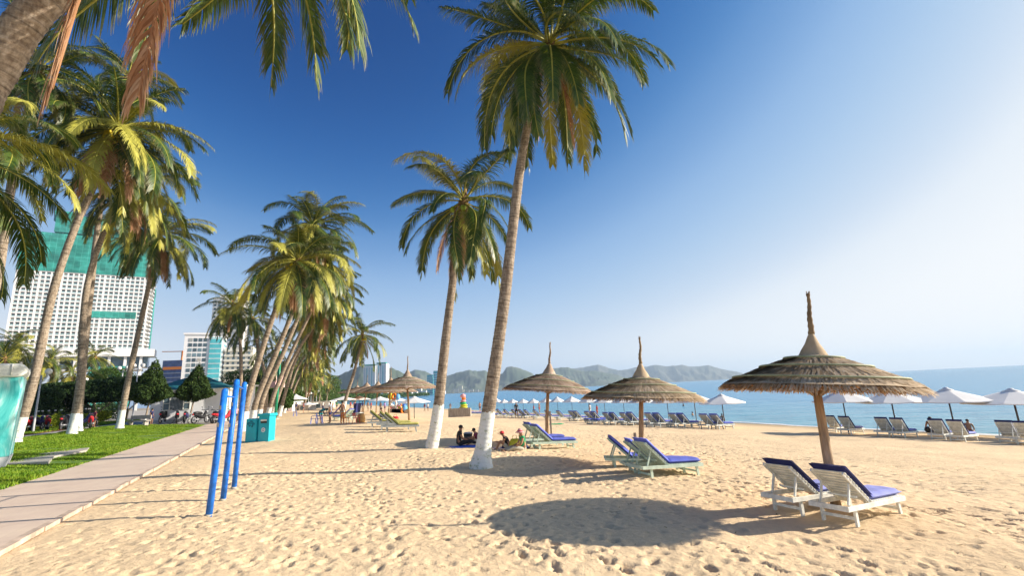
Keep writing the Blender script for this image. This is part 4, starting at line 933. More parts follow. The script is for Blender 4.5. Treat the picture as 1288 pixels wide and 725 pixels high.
POSES['lean'] = pose(**{**sit, 'chest': (-.10,0,.44), 'neckb': (-.14,0,.60), 'neck': (-.13,0,.66), 'head': (-.10,0,.75), 'top': (-.10,0,.83), 'shl': (-.13,.18,.55), 'shr': (-.13,-.18,.55), 'ell': (-.24,.24,.30), 'elr': (-.24,-.24,.30), 'wrl': (-.32,.24,.06), 'wrr': (-.32,-.24,.06), 'hal': (-.36,.24,.03), 'har': (-.36,-.24,.03)})
RAD = dict(pelvis=(.15,.12), waist=(.13,.10), chest=(.165,.11), neckb=.075, neck=.052, head=(.082,.098), top=.062, sh=.062, el=.043, wr=.028, ha=(.04,.022), hip=.088, kn=.058, an=.038, toe=.034)
def person(loc, rz, ps, label, skin='skin', shirt=None, shorts='c_black', hat=None, sc_=1.0, hair='hair', group='people on the beach', long=False, hands=False, sleeve=.5, name='person'):
    J = {k: Vector(v) for k, v in POSES[ps].items()}; root = thing(name, loc, label, 'person', group, rz); root.scale = (sc_,)*3
    names = list(J); ix = {n: i for i, n in enumerate(names)}
    rr = [RAD.get(n, RAD.get(n[:-1])) for n in names]
    ed = [('pelvis','waist'), ('waist','chest'), ('chest','neckb'), ('neckb','neck'), ('neck','head'), ('head','top')]
    for n in 'lr': ed += [('neckb','sh'+n), ('sh'+n,'el'+n), ('el'+n,'wr'+n), ('wr'+n,'ha'+n), ('pelvis','hip'+n), ('hip'+n,'kn'+n), ('kn'+n,'an'+n), ('an'+n,'toe'+n)]
    V = [J[n] for n in names]; E = [(ix[a], ix[b]) for a, b in ed]; Rr = list(rr)
    if hands:
        for n, s in (('l', 1), ('r', -1)):
            d = (J['ha'+n]-J['wr'+n]).normalized(); side = Vector((0, 1, 0)); h0 = J['ha'+n]; b = ix['ha'+n]
            for k, ln in enumerate((.062, .072, .068, .052)):
                o = side*(k-1.5)*.019; V += [h0+d*.03+o, h0+d*(.03+ln*.55)+o+Vector((0,0,-.008)), h0+d*(.03+ln)+o+Vector((0,0,-.03))]; m = len(V); Rr += [.009,.008,.007]; E += [(b, m-3), (m-3, m-2), (m-2, m-1)]
            V += [h0+side*-s*.04+d*.0, h0+side*-s*.055+d*.04+Vector((0,0,-.01))]; m = len(V); Rr += [.011, .009]; E += [(ix['wr'+n], m-2), (m-2, m-1)]
    skinmesh('body', V, E, Rr, skin, root, 1 if not hands else 2)
    def cloth(nm, ns, es, grow, mat):
        VV = [J[n] if isinstance(n, str) else J[n[0]].lerp(J[n[1]], n[2]) for n in ns]
        RR = []
        for n in ns:
            if isinstance(n, str): q = RAD.get(n, RAD.get(n[:-1])); 
            else:
                a = RAD.get(n[0], RAD.get(n[0][:-1])); b_ = RAD.get(n[1], RAD.get(n[1][:-1])); a = a[0] if hasattr(a, '__len__') else a; b_ = b_[0] if hasattr(b_, '__len__') else b_; q = a+(b_-a)*n[2]
            RR.append(tuple(x+grow for x in q) if hasattr(q, '__len__') else q+grow)
        skinmesh(nm, VV, es, RR, mat, root, 1)
    if shirt:
        cloth('shirt', ['waist', 'pelvis', 'chest', 'neckb', 'shl', ('shl','ell',sleeve), 'shr', ('shr','elr',sleeve)], [(0,1), (0,2), (2,3), (3,4), (4,5), (3,6), (6,7)], .02, shirt)
    if shorts:
        u = 1.0 if long else .62
        cloth('trousers' if long else 'shorts', ['pelvis', 'hipl', ('hipl','knl',u), 'hipr', ('hipr','knr',u), ('pelvis','waist',.5)]+([('knl','anl',.85), ('knr','anr',.85)] if long else []), [(0,1), (1,2), (0,3), (3,4), (0,5)]+([(2,6), (4,7)] if long else []), .018, shorts)
    hd = J['head']; up = (J['top']-J['neck']).normalized()
    if hair: MB().ball(hd+up*.045+Vector((-.022, 0, 0)), (.098, .092, .085), 12, 8).build('hair', M[hair], root)
    if hands:
        for s in (-1, 1): MB().ball(hd+Vector((.088, s*.032, .0)), (.012, .014, .010), 6, 5).build('eye', M['black'], root)
        MB().ball(hd+Vector((.105, 0, -.025)), (.018, .014, .022), 6, 5).build('nose', M[skin], root)
    if hat == 'visor':
        mb = MB(); mb.lathe([(.0,.115), (.07,.10), (.105,.045), (.108,.01)], hd+up*.02, 16); mb.add([hd+up*.03+Vector(q) for q in ((.09,-.08,0), (.09,.08,0), (.20,.06,-.02), (.20,-.06,-.02), (.09,-.08,.012), (.09,.08,.012), (.20,.06,-.01), (.20,-.06,-.01))], [(0,1,2,3), (7,6,5,4), (0,3,7,4), (1,5,6,2), (2,6,7,3)]); mb.build('cap', M['c_red'], root)
    if hat == 'sun':
        MB().lathe([(.0,.13), (.07,.12), (.10,.06), (.11,.02), (.20,-.035), (.205,-.028), (.11,.03)], hd+up*.02, 20).build('sun_hat', M['c_pink'], root); MB().lathe([(.108,.055), (.116,.05), (.118,.02), (.112,.018)], hd+up*.02, 20).build('hat_band', M['c_red'], root)
    return root
person(G(577,562), R_(12), 'sit', 'man in black T-shirt and trousers sitting left of the tallest palm, beside a bucket', 'skin_d', 'c_black', 'c_black', sc_=1.12, long=True, hands=True, group='people sitting near the tallest palm')
person(G(603,561), R_(170), 'sitknee', 'person in maroon shirt mostly hidden behind the tallest palm trunk', 'skin', 'c_maroon', 'c_khaki', sc_=1.0, hands=True, group='people sitting near the tallest palm')
person(G(640,567), R_(180), 'sitknee', 'person with red cap and dark top, sitting and looking down at the hands', 'skin', 'c_black', 'c_khaki', hat='visor', sc_=1.0, hands=True, group='people sitting near the tallest palm', sleeve=.1)
person(G(659,569), R_(195), 'sit', 'woman in pink sun hat and green top sitting against the blue lounger', 'skin', 'c_green', 'c_khaki', hat='sun', sc_=1.08, hands=True, group='people sitting near the tallest palm', sleeve=.1, long=True)
person(G(404,533), R_(-20), 'bend', 'person in teal shirt bending forward beside the blue plastic chair', 'skin_d', 'c_teal', 'c_teal', sc_=1.08)
person(G(415,533), R_(180), 'stand', 'man in grey T-shirt and dark shorts standing before the bending person', 'skin_d', 'c_grey', 'c_navy', sc_=1.06)
person(G(430,533), R_(75), 'stand', 'shirtless man in white shorts beside the orange chair', 'skin', None, 'c_khaki', sc_=1.06)
person(G(406,517), R_(100), 'walk', 'distant person in white shirt and dark trousers behind the bending person', 'skin_d', 'c_white', 'c_navy', long=True)
person(G(481,526), R_(200), 'sit', 'dark-haired bather whose head shows above the olive loungers', 'skin_d', None, 'c_black', sc_=1.2)
person(G(650,526.5), R_(-80), 'walk', 'dark clothed figure walking between the blue loungers', 'skin_d', 'c_black', 'c_black', sc_=1.15)
person(PX(677, 92), R_(160), 'stand', 'bather in red shorts standing left of the tall thatched pole', 'skin', None, 'c_red', sc_=1.15, group='bathers at the water edge')
person(PX(670, 94), R_(190), 'stand', 'bather with bare shoulders just left of the one in red shorts', 'skin', 'c_red', 'c_navy', sc_=.85, group='bathers at the water edge')
person(PX(740, 76), R_(150), 'stand', 'bather in white shirt standing under the row of white umbrellas', 'skin', 'c_white', 'c_white', sc_=1.05, group='bathers at the water edge')
person(PX(748.5, 72), R_(200), 'stand', 'woman in red swimwear right of the bather in white', 'skin', 'c_red', 'c_red', sc_=.95, group='bathers at the water edge')
person(PX(603, 104), R_(120), 'stand', 'shirtless bather at the left side of the tallest palm trunk', 'skin', None, 'c_navy', sc_=1.15, group='bathers at the water edge')
person(PX(590, 106), R_(20), 'lean', 'bather sitting at the water edge left of the tallest palm', 'skin', None, 'c_red', group='bathers at the water edge')
person(PX(583, 106), R_(20), 'lean', 'second bather sitting at the water edge, nearer the wooden crate', 'skin', None, 'c_navy', group='bathers at the water edge')
person(PX(1157, 36.5), R_(250), 'lean', 'shirtless bather sitting on the sand beside a black ball', 'skin', None, 'c_navy', sc_=1.25, group='bathers at the water edge')
person(PX(1201, 35.5), R_(230), 'lean', 'shirtless bather sitting behind the third white-backed pair', 'skin', None, 'c_navy', sc_=1.1, group='bathers at the water edge')
for k, (px, Y, lab) in enumerate([(902,56,'swimmer showing head and shoulders right behind the last blue lounger'), (866,66,'swimmer with reddish shoulders between two white umbrella poles'), (856,92,'swimmer farther out above the blue row'), (921,98,'lone swimmer far out right of the last white umbrella'), (916,96,'swimmer beside the lone far one'), (804,74,'bather in the shallows left of the middle thatched pole'), (790,118,'swimmer far out behind the white umbrellas'), (736,80,'bather standing in the shallows left of the one in white')]):
    p = PX(px, Y); p.z = SEA-1.28+(.25 if k in (0,) else 0); person(p, R_(60+k*70), 'stand', lab, 'skin' if k % 2 else 'skin_d', None, 'c_red' if k == 1 else 'c_navy', sc_=1.0, group='swimmers in the sea')
for k, (px, Y, sh, lab) in enumerate([(441,84,'c_red','bather in red between the left thatches, far end'), (446,90,'c_pink','bather in pink beneath the leftmost thatches'), (463,88,None,'shirtless bather under the second thatch'), (467,92,'c_red','bather in red shirt under the second thatch'), (479,92,None,'shirtless bather right of the second thatch pole'),
      (484,88,'c_purple','person in purple at the toy stall'), (534,105,'c_maroon','person in dark red standing at the water right of the front thatch'), (538,108,'c_white','person in white standing at the water right of the front thatch'), (419,92,'c_orange','person in orange at the far end of the beach'), (424,96,'c_green','person in green at the far end of the beach'),
      (373,84,'c_navy','seller in dark clothes under the stall umbrella'), (382,82,'c_maroon','person beside the small white umbrella'), (566,112,None,'bather wading left of the inflatable toy'), (500,92,'c_navy','person beside the pile of inflatables'), (456,82,'c_blue','person in blue beneath the leftmost thatch')]):
    person(PX(px, Y), R_(k*67), 'walk' if k % 3 == 0 else 'stand', lab, 'skin' if k % 2 else 'skin_d', sh, 'c_navy' if k % 2 else 'c_khaki', sc_=1.0, group='far crowd on the beach')

M['straw'] = simple('straw_sack', (.55,.33,.12), .85, .2, 4)
# ------------------------------------------------------------ small things on the sand
def bag(p, col, label, w_=.4, d_=.25, h=.35):
    t = thing('bag', p, label, 'bag', 'bags and picnic things'); mb = MB(); mb.lathe([(.0,0), (w_*.5,.01), (w_*.55,h*.35), (w_*.42,h*.8), (w_*.3,h), (.0,h*.93)], n=14); mb.xf(Matrix.Diagonal((1, d_/w_, 1, 1))); mb.build('sack', M[col], t)
    MB().tube([(-w_*.2,0,h*.9), (-w_*.12,0,h*1.3), (w_*.12,0,h*1.3), (w_*.2,0,h*.9)], .014, 6).build('handle', M[col], t); return t
bag(G(648,567), 'c_yellow', 'yellow cloth bag in front of the woman in the sun hat', .55, .35, .5)
bag(G(637,565), 'c_navy', 'dark bag on the sand left of the yellow one', .4, .3, .25)
t = thing('bucket', G(589,558), 'dark bucket with a white lid beside the man in black', 'bucket'); MB().lathe([(0,0), (.19,0), (.24,.5), (.22,.5), (.21,.45), (0,.45)], n=20).build('pail', M['black'], t); MB().lathe([(0,.56), (.18,.55), (.25,.51), (.25,.49), (0,.49)], n=20).build('lid', M['grey'], t)
def blanket(p, rz, w_, l_, col, label):
    mb = MB(); n = 8
    for i in range(n+1):
        for j in range(n+1): mb.v.append(((i/n-.5)*l_, (j/n-.5)*w_, .035+.02*math.sin(i*1.7+j)+.012*math.sin(j*2.3)))
    for i in range(n):
        for j in range(n): q = i*(n+1)+j; mb.f.append((q, q+n+1, q+n+2, q+1)); mb.sm.append(True)
    o = mb.build('beach_mat', M[col]); o.location = p; o.rotation_euler = (0, 0, rz); so_ = o.modifiers.new('s', 'SOLIDIFY'); so_.thickness = .02; tag(o, label, 'mat', 'mats and towels on the sand')
blanket(G(584,563), .1, 1.0, 1.9, 'c_blue', 'blue mat under the man in black T-shirt'); blanket(G(640,565), .1, 1.0, 1.9, 'c_navy', 'dark mat under the two seated women'); blanket(G(696,534.5), .2, 1.0, 1.8, 'c_green', 'green towel on the sand right of the tall thatched pole')
for x, y, c, lab in [(646,566,'c_lblue','blue water bottle in front of the woman in the sun hat'), (644,567,'c_green','green bottle next to the blue water bottle')]:
    o = MB().lathe([(0,0), (.035,0), (.035,.17), (.013,.21), (.013,.24), (0,.24)], n=12).build('bottle', M[c]); o.location = G(x, y); tag(o, lab, 'bottle', 'bottles on the sand')
o = MB().lathe([(0,.0), (.13,0), (.17,.06), (.16,.06), (.12,.02), (0,.02)], n=18).build('bowl', M['c_orange']); o.location = G(653,567); tag(o, 'orange bowl on the sand in front of the woman in the sun hat', 'bowl')
o = MB().ball((0,0,.22), .22, 20, 14).build('ball', M['black']); o.location = PX(1151, 36); tag(o, 'black ball beside the sitting shirtless bather', 'ball')
def plastic_chair(p, rz, col, label, s=1.0):
    t = thing('plastic_chair', p, label, 'chair', 'plastic chairs on the beach', rz); t.scale = (s,)*3
    for a in (-1, 1):
        for b_ in (-1, 1): MB().bar((a*.17, b_*.18, .43), (a*.22, b_*.22, 0), .04, .04).build('leg', M[col], t)
    MB().box((0,0,.44), (.44,.44,.03)).build('seat', M[col], t, .01)
    mb = MB()
    for y in (-.15,-.05,.05,.15): mb.bar((-.21,y,.45), (-.28,y,.84), .05, .015)
    mb.bar((-.28,-.21,.84), (-.28,.21,.84), .03, .07); mb.build('backrest', M[col], t)
    mb = MB()
    for b_ in (-1, 1): mb.tube([(-.24,b_*.22,.66), (.14,b_*.24,.66), (.2,b_*.22,.44)], .02, 6)
    mb.build('armrests', M[col], t); return t
plastic_chair(G(394,533.5), R_(200), 'c_bluechair', 'blue plastic chair left of the bending person'); plastic_chair(G(402,533.5), R_(10), 'c_bluechair', 'second blue plastic chair, right behind the bending person')
plastic_chair(G(434,534), R_(80), 'c_orange', 'orange plastic chair under the left thatched cluster', 1.1); plastic_chair(G(448,533), R_(60), 'c_red', 'dark red plastic chair right of the orange one'); plastic_chair(PX(372, 66), R_(30), 'c_bluechair', 'small blue chair near the end of the palm row')
t = thing('sheeted_lounger', G(419,523), 'purple sheet draped over a tilted lounger behind the men', 'sheet'); MB().bar((0,0,.1), (1.0,.2,1.25), 1.0, .07).build('sheet', M['c_purple'], t); MB().bar((.9,.2,0), (.95,.2,1.2), .05, .05).build('leg', M['lwood'], t)
t = thing('lounger_stack', G(449,523), 'pile of blue cushions standing upright between the thatch poles', 'cushions'); 
for k in range(3): MB().box((k*.12-.1,0,.95), (.10,1.9,1.15), Matrix.Rotation(.12, 3, 'Y')).build('cushion', M['cush_navy'], t, .03)
MB().box((0,0,.18), (1.2,2.0,.36)).build('base', M['lwood_grey'], t)
bag(G(454,532), 'straw', 'straw coloured sack right of the red chair', .7, .6, .8); bag(G(497,533), 'c_red', 'red bag between the olive loungers and the thatch pole', .7, .4, .55)
LQ = place(LB, 443, 529, R_(160), 'blue lounger turned sideways below the left thatched cluster', 'blue lounger alone', 1.1)
# crate with inflatable toy
b = G(566,525.5); t = thing('wooden_crate', b, 'long box of weathered planks standing on the sand', 'crate'); d = b.y; W_ = 26/600*d
for k in range(11): MB().box((k*W_/10.5-.1, random.uniform(-.01,.01), .55), (W_/11.5, .06, 1.1+random.uniform(-.05,.05))).build('plank', M['stake'], t)
MB().box((W_/2-.1, .7, .5), (W_, 1.3, 1.0)).build('body', M['stake'], t)
t = thing('inflatable_toy', b+Vector((W_*.62, .6, 1.0)), 'colourful inflatable toy tower standing on the plank box', 'inflatable')
for k, (r, z, c) in enumerate([(.55,.15,'c_yellow'), (.50,.42,'c_yellow'), (.45,.68,'c_green'), (.38,.95,'c_pink'), (.30,1.25,'c_orange'), (.36,1.6,'c_pink')]): MB().ball((.06*math.sin(k*2),0,z), (r,r,.18 if k < 5 else .28), 14, 8).build('ring', M[c], t)
# pile of inflatables
rd = random.Random(4); cols = ['c_red','c_yellow','c_orange','c_green','c_white','c_lblue','c_pink','c_blue']
for k in range(22):
    px = rd.uniform(491, 512); lvl = rd.choice([0, .5, 1.0, 1.6, 2.2]) if px < 502 else rd.choice([0, .4, .9]); p = PX(px, 84+rd.uniform(-1.5, 1.5)); r = rd.uniform(.3, .55); cn = cols[k % 8]
    o = MB(); 
    if k % 2: o.ball((0,0,0), (r, r, r*1.2), 12, 8)
    else: o.tube([(r*math.cos(a*math.pi/8), 0, r*math.sin(a*math.pi/8)) for a in range(17)], r*.33, 8, caps=False)
    ob = o.build('inflatable_ball' if k % 2 else 'swim_ring', M[cn]); ob.location = p+Vector((0, 0, lvl+r)); ob.rotation_euler = (0, 0, rd.uniform(0, 3))
    tag(ob, ['swim ring', 'balloon'][k % 2]+' in '+cn[2:].replace('lblue', 'light blue')+' in the pile of beach toys, '+['at the bottom', 'low down', 'half way up', 'near the top', 'on top'][[0,.5,1.0,1.6,2.2].index(lvl) if lvl in (0,.5,1.0,1.6,2.2) else 1], 'beach toy', 'pile of inflatable beach toys')
for k in range(4):
    o = MB().box((0,0,.35), (1.4,1.0,.7)).build('stall_table', M['stake']); o.location = PX(494+k*5, 83); tag(o, 'low table under the beach toys, '+['leftmost', 'second from left', 'third from left', 'rightmost'][k], 'table', 'tables of the toy stall')

# ------------------------------------------------------------ blue exercise posts
t = thing('pull_up_bars', G(262,650), 'three bright blue steel posts of a pull-up frame joined by thin bars', 'exercise bars'); o0 = t.location.copy(); tops = []
for (bx, by), (tx, ty) in (((262,650),(283,492)), ((280,630),(298,480)), ((294,615),(307.5,483))):
    b = G(bx, by); tp = at(tx, ty, b.y); MB().tube([b-o0-Vector((0,0,.2)), tp-o0], .068, 18).build('post', M['bluepaint'], t)
    MB().lathe([(.068,0), (.06,.03), (.03,.05), (0,.055)], tp-o0, 18).build('post_cap', M['bluepaint'], t); MB().lathe([(.075,0), (.085,.03), (.068,.05)], Vector((b-o0).to_tuple())+Vector((0,0,-.005)), 12).build('foot_collar', M['c_khaki'], t); tops.append((b-o0, tp-o0))
def on(i, f): return tops[i][0].lerp(tops[i][1], f)
MB().tube([on(0,.955), on(1,.86)], .022, 8).build('bar', M['bluepaint'], t); MB().tube([on(1,.965), on(2,.945)], .022, 8).build('bar', M['bluepaint'], t)
for i, f in ((0,.86), (0,.72), (1,.8), (1,.62)): 
    q = on(i, f); MB().box(q+Vector((-.02,-.066,0)), (.05,.006,.09)).build('sticker', M['c_khaki'], t)

# ------------------------------------------------------------ turquoise litter bins
b = G(327,556); t = thing('litter_bin', b, 'turquoise plastic litter bin with a recycling badge on its front', 'bin', 'turquoise litter bins', R_(-12)); s = b.y/600
w_, h = 15*s, 33*s
MB().box((w_*.5+.05,0,h*.45), (w_,.55,h*.9)).build('body', M['teal'], t, .03); MB().box((w_*.5+.05,0,h*.95), (w_*1.18,.68,h*.1)).build('lid', M['teal'], t, .04)
MB().box((w_*.5+.05,-.285,h*.72), (w_*.55,.02,h*.13)).build('slot', M['black'], t); MB().box((w_*.5+.05,-.30,h*.76), (w_*.55,.03,h*.06)).build('flap', M['lwood'], t, .01)
mb = MB(); mb.tube([(w_*.5+.05, -.285, h*.42), (w_*.5+.05, -.30, h*.42)], .13, 20); mb.build('badge', M['wallwhite'], t); 
for k in range(3):
    a = k*2.094+.5; c = Vector((w_*.5+.05, -.306, h*.42)); p1 = c+Vector((math.cos(a)*.075, 0, math.sin(a)*.075)); p2 = c+Vector((math.cos(a+1.5)*.075, 0, math.sin(a+1.5)*.075)); MB().bar(p1, p2, .008, .025).build('recycling_arrow', M['teal_d'], t)
t = thing('litter_bin', G(310,557), 'turquoise bin panel with dark swirls painted on it, left of the lidded bin', 'bin', 'turquoise litter bins', R_(-12)); w2 = 15*s
MB().box((w2*.5,.1,h*.42), (w2,.5,h*.84)).build('body', M['teal'], t, .05)
for k, (cx, cz, r) in enumerate([(.25,.66,.09), (.5,.70,.11), (.72,.64,.09), (.38,.58,.06), (.62,.56,.06)]):
    MB().tube([(w2*cx+r*math.cos(a*.5)*(1-a/26), -.158, h*cz+r*math.sin(a*.5)*(1-a/26)) for a in range(20)], .012, 5).build('swirl', M['teal_d'], t)

# ------------------------------------------------------------ turquoise booth at the left edge
def boothmat():
    m, nt, bs, out = newmat('worn_turquoise_paint'); n = noise_node(nt, 1.3, 6, .65, sc3=(1,1,.4), dist=1.0); r = ramp(nt, n.outputs[0], [(.34, (.02,.36,.36)), (.46, (.10,.52,.50)), (.56, (.42,.70,.66)), (.7, (.62,.76,.72))])
    nt.links.new(r.outputs[0], bs.inputs['Base Color']); bs.inputs['Roughness'].default_value = .5; return m
M['booth'] = boothmat()
bb = at(6, 588, 19.3); bb.z = .16; tpb = at(30, 474, 19.3); Hb = tpb.z-bb.z; ba = R_(43)
t = thing('booth', bb, 'turquoise booth with worn paint and a rounded white roof at the left edge', 'booth', None, ba); xb = 0; xt = (tpb.x-bb.x)*math.cos(ba)
def wedge(z0, z1, x0, x1, y0, y1): return [(-4, y0, z0), (x0, y0, z0), (x0, y1, z0), (-4, y1, z0), (-4, y0, z1), (x1, y0, z1), (x1, y1, z1), (-4, y1, z1)]
BF = [(0,3,2,1), (4,5,6,7), (0,1,5,4), (1,2,6,5), (2,3,7,6), (3,0,4,7)]
MB().add(wedge(.42, Hb, xb+.06, xt, 0, 2.2), BF).build('wall', M['booth'], t, .05); MB().add(wedge(-.1, .43, xb-.03, xb+.08, -.03, 2.2), BF).build('plinth', M['grey'], t)
mb = MB(); pr = [(-4, .0)]+[(xt-.22+.30*math.cos(a), .25+.27*math.sin(a)) for a in [(-90+20*k)*math.pi/180 for k in range(10)]]+[(-4, .52)]
for y in (-.12, 2.3): mb.v += [(p[0], y, Hb+p[1]) for p in pr]
m_ = len(pr)
for i in range(m_): mb.f.append((i, (i+1)%m_, m_+(i+1)%m_, m_+i)); mb.sm.append(False)
mb.f += [tuple(range(m_))[::-1], tuple(range(m_, 2*m_))]; mb.sm += [False, False]; mb.build('roof', M['lwood'], t, .08)
for k in range(5): MB().tube([(-.25-k*.36, -.14, Hb+.06), (-.25-k*.36, -.145, Hb+.5)], .025, 6).build('roof_rib', M['lwood'], t)
# paved slab in the lawn
mb = MB(); P_ = [G(-60,588), G(60,586), G(68,577), G(108,570), G(112,566), G(-60,570)]
P_ = [Vector((p.x, p.y, max(.2, p.z)+.0)) for p in P_]; zz = .235; mb.v = [(p.x, p.y, zz) for p in P_]+[(p.x, p.y, .05) for p in P_]; n = len(P_); mb.f = [tuple(range(n))]+[(i, n+i, n+(i+1)%n, (i+1)%n) for i in range(n)]; mb.sm = [False]*(n+1)
tag(mb.build('pavement', M['concrete'], None, 0), 'paved slab in the lawn by the booth', kind='structure')

# ------------------------------------------------------------ kiosk
K1 = PX(189, 57.5); K2 = PX(284, 60.5); K1.z = K2.z = .05; du = (K2-K1); Wk = Vector((du.x, du.y, 0)).length; ang = math.atan2(du.y, du.x)
t = thing('kiosk', K1, 'low white kiosk with a dark teal hipped roof and a barred window', 'kiosk', None, ang); Hk = 4.1; Dk = 6
MB().box((Wk/2, Dk/2, Hk/2), (Wk, Dk, Hk)).build('wall', M['wallwhite'], t); MB().box((Wk/2, Dk/2, .3), (Wk+.06, Dk+.06, .6)).build('plinth', M['grey'], t)
MB().add([(-.5,-.5,Hk), (Wk+.5,-.5,Hk), (Wk+.5,Dk+.5,Hk), (-.5,Dk+.5,Hk), (2.6,Dk/2,Hk+1.5), (Wk-2.6,Dk/2,Hk+1.5)], [(0,1,5,4), (1,2,5), (2,3,4,5), (3,0,4), (0,3,2,1)]).build('roof', M['roofteal'], t)
MB().box((Wk/2, Dk/2, Hk-.12), (Wk+.8, Dk+.8, .2)).build('fascia', M['lwood'], t)
wn = MB().box((2.6,-.02,2.5), (2.6,.05,1.5)).build('window', M['glass'], t)
mb = MB()
for x in (1.25,1.9,3.3,3.95): mb.box((x,-.06,2.5), (.09,.07,1.6))
for z in (1.72,2.5,3.28): mb.box((1.575,-.06,z), (.6,.06,.08)); mb.box((3.62,-.06,z), (.6,.06,.08))
mb.build('frame', M['lwood'], wn); mb = MB()
for k in range(9): mb.box((2.05+k*.14,-.06,2.5), (.025,.04,1.5))
mb.build('bars', M['grey'], wn)
for k in range(5): MB().box((Wk+.06, .6+k*1.2, Hk/2), (.12, .35, Hk)).build('pilaster', M['lwood'], t)

# ------------------------------------------------------------ motorbikes
def motorbike(body):
    t = thing('motorbike', (0,0,0), 'x', 'motorbike')
    for x in (-.62, .62):
        mb = MB(); mb.tube([(x+.25*math.cos(a*math.pi/10), 0, .28+.25*math.sin(a*math.pi/10)) for a in range(21)], .05, 8, caps=False); w_ = mb.build('wheel', M['black'], t)
        mb = MB()
        for k in range(5): a = k*1.257; mb.bar((x,0,.28), (x+.22*math.cos(a),0,.28+.22*math.sin(a)), .03, .02)
        mb.tube([(x,-.06,.28), (x,.06,.28)], .06, 10); mb.build('rim', M['grey'], w_)
    MB().tube([(-.75,0,.72), (-.45,0,.66), (-.1,0,.52), (.2,0,.45), (.38,0,.62), (.46,0,.9)], [.07,.13,.15,.13,.13,.09], 10).build('body', M[body], t)
    MB().tube([(-.7,0,.82), (-.4,0,.80), (.0,0,.76), (.12,0,.72)], [.08,.12,.11,.06], 10).build('seat', M['black'], t)
    MB().bar((.62,0,.28), (.44,0,.95), .07, .07).build('fork', M['grey'], t); MB().tube([(.40,-.34,1.03), (.47,0,.97), (.40,.34,1.03)], .025, 6).build('handlebar', M['black'], t)
    MB().ball((.56,0,.88), (.07,.1,.1), 10, 7).build('headlight', M['grey'], t); MB().box((.64,0,.56), (.5,.13,.03), Matrix.Rotation(-.25, 3, 'Y')).build('mudguard', M[body], t)
    for s_ in (-1, 1): MB().tube([(.43,s_*.25,1.02), (.38,s_*.3,1.22)], .01, 5).build('mirror_stem', M['black'], t); MB().ball((.38,s_*.31,1.24), (.02,.07,.045), 8, 6).build('mirror', M['grey'], t)
    MB().tube([(-.75,-.14,.32), (-.1,-.13,.3)], .045, 8).build('exhaust', M['grey'], t); MB().ball((-.8,0,.7), (.05,.09,.06), 8, 6).build('tail_light', M['c_red'], t); MB().bar((0,.12,.3), (.05,.3,.0), .03, .03).build('kickstand', M['black'], t)
    return t
proto = {c: motorbike(c) for c in ('c_red', 'c_black', 'c_navy')}; used = set()
bk = [(38,'c_red',47,2.2,'dark red motorbike, first beside the leftmost lawn trunk'), (50,'c_navy',48,2.0,'grey-blue motorbike by the lamp post'), (62,'c_red',48,2.4,'red and dark motorbike right of the lamp post'), (83,'c_black',47,2.1,'black motorbike just left of the second lawn trunk'), (103,'c_navy',49,.6,'dark motorbike just right of the second lawn trunk'), (116,'c_red',47.5,2.3,'bright red motorbike standing at the brick path'),
      (207,'c_black',57.5,1.9,'black motorbike parked left of the kiosk window'), (224,'c_black',57.6,2.2,'motorbike parked below the kiosk window'), (235.5,'c_navy',58.5,2.0,'motorbike parked behind the crooked conifer trunk'), (254,'c_black',58,1.4,'motorbike in the middle of the blank kiosk wall'), (271.5,'c_black',57.2,2.0,'motorbike left of the first blue post'), (282,'c_red',57,.9,'reddish motorbike between the blue posts at the kiosk corner')]
for px, c, Y, rz, lab in bk:
    p = PX(px, Y)
    if px < 130: p = Vector((p.x, p.y, .49)) 
    if c not in used: o = proto[c]; used.add(c); o.location = p; o.rotation_euler = (0, 0, rz)
    else: o = dup(proto[c], p, rz, lab)
    o['label'] = lab; o['group'] = 'motorbikes parked behind the lawn' if px < 130 else 'motorbikes parked along the kiosk wall'; o.scale = (1.5,)*3

# ------------------------------------------------------------ lamps, bench, posts
def lamp(px, Y, toppy, label, dx=0, nglobe=2):
    b = PX(px, Y); tp = at(px+dx, toppy, Y); h = tp.z-b.z; t = thing('street_lamp', b, label, 'street lamp', 'double globe street lamps')
    MB().tube([(0,0,-.1), (0,0,.5), (0,0,h)], [.12,.09,.06], 10).build('post', M['grey'], t); MB().tube([(-.6,0,h+.05), (-.5,0,h-.25), (0,0,h-.3), (.5,0,h-.25), (.6,0,h+.05)], .035, 6).build('arm', M['grey'], t)
    for s_ in (-1, 1): MB().ball((s_*.6,0,h+.3), .28, 14, 10).build('globe', M['canvas'], t); MB().lathe([(.1,.0), (.2,.06), (.1,.09)], (s_*.6,0,h+.02), 12).build('globe_cup', M['grey'], t)
lamp(45, 44, 472, 'globe street lamp rising right of the leftmost lawn trunk', 13); lamp(98, 70, 481, 'globe street lamp partly behind the second lawn trunk', 6); lamp(168, 66, 463, 'globe street lamp against the hotel podium, left of the dark conifer', 2); lamp(149, 72, 466, 'globe street lamp left of the third lawn trunk', 2)
for k, (px, Y, ty) in enumerate([(391,140,497), (394.5,150,492.5), (398,145,493.5), (402,160,495), (388,135,496.5)]): lamp(px, Y, ty, ['leftmost but one of the distant white lamps', 'tallest distant white lamp', 'distant white lamp right of the tallest', 'rightmost of the distant white lamps', 'leftmost of the distant white lamps'][k])
b = G(346,528); tp = at(353,442,b.y); t = thing('green_post', b, 'tall green steel post standing in the palm row', 'post'); MB().tube([(0,0,-.2), tp-b], .17, 12).build('post', simple('green_paint', (.01,.26,.14), .45, .1), t); MB().lathe([(.5,0), (.45,.12), (.2,.16)], n=14).build('base', M['concrete'], t)
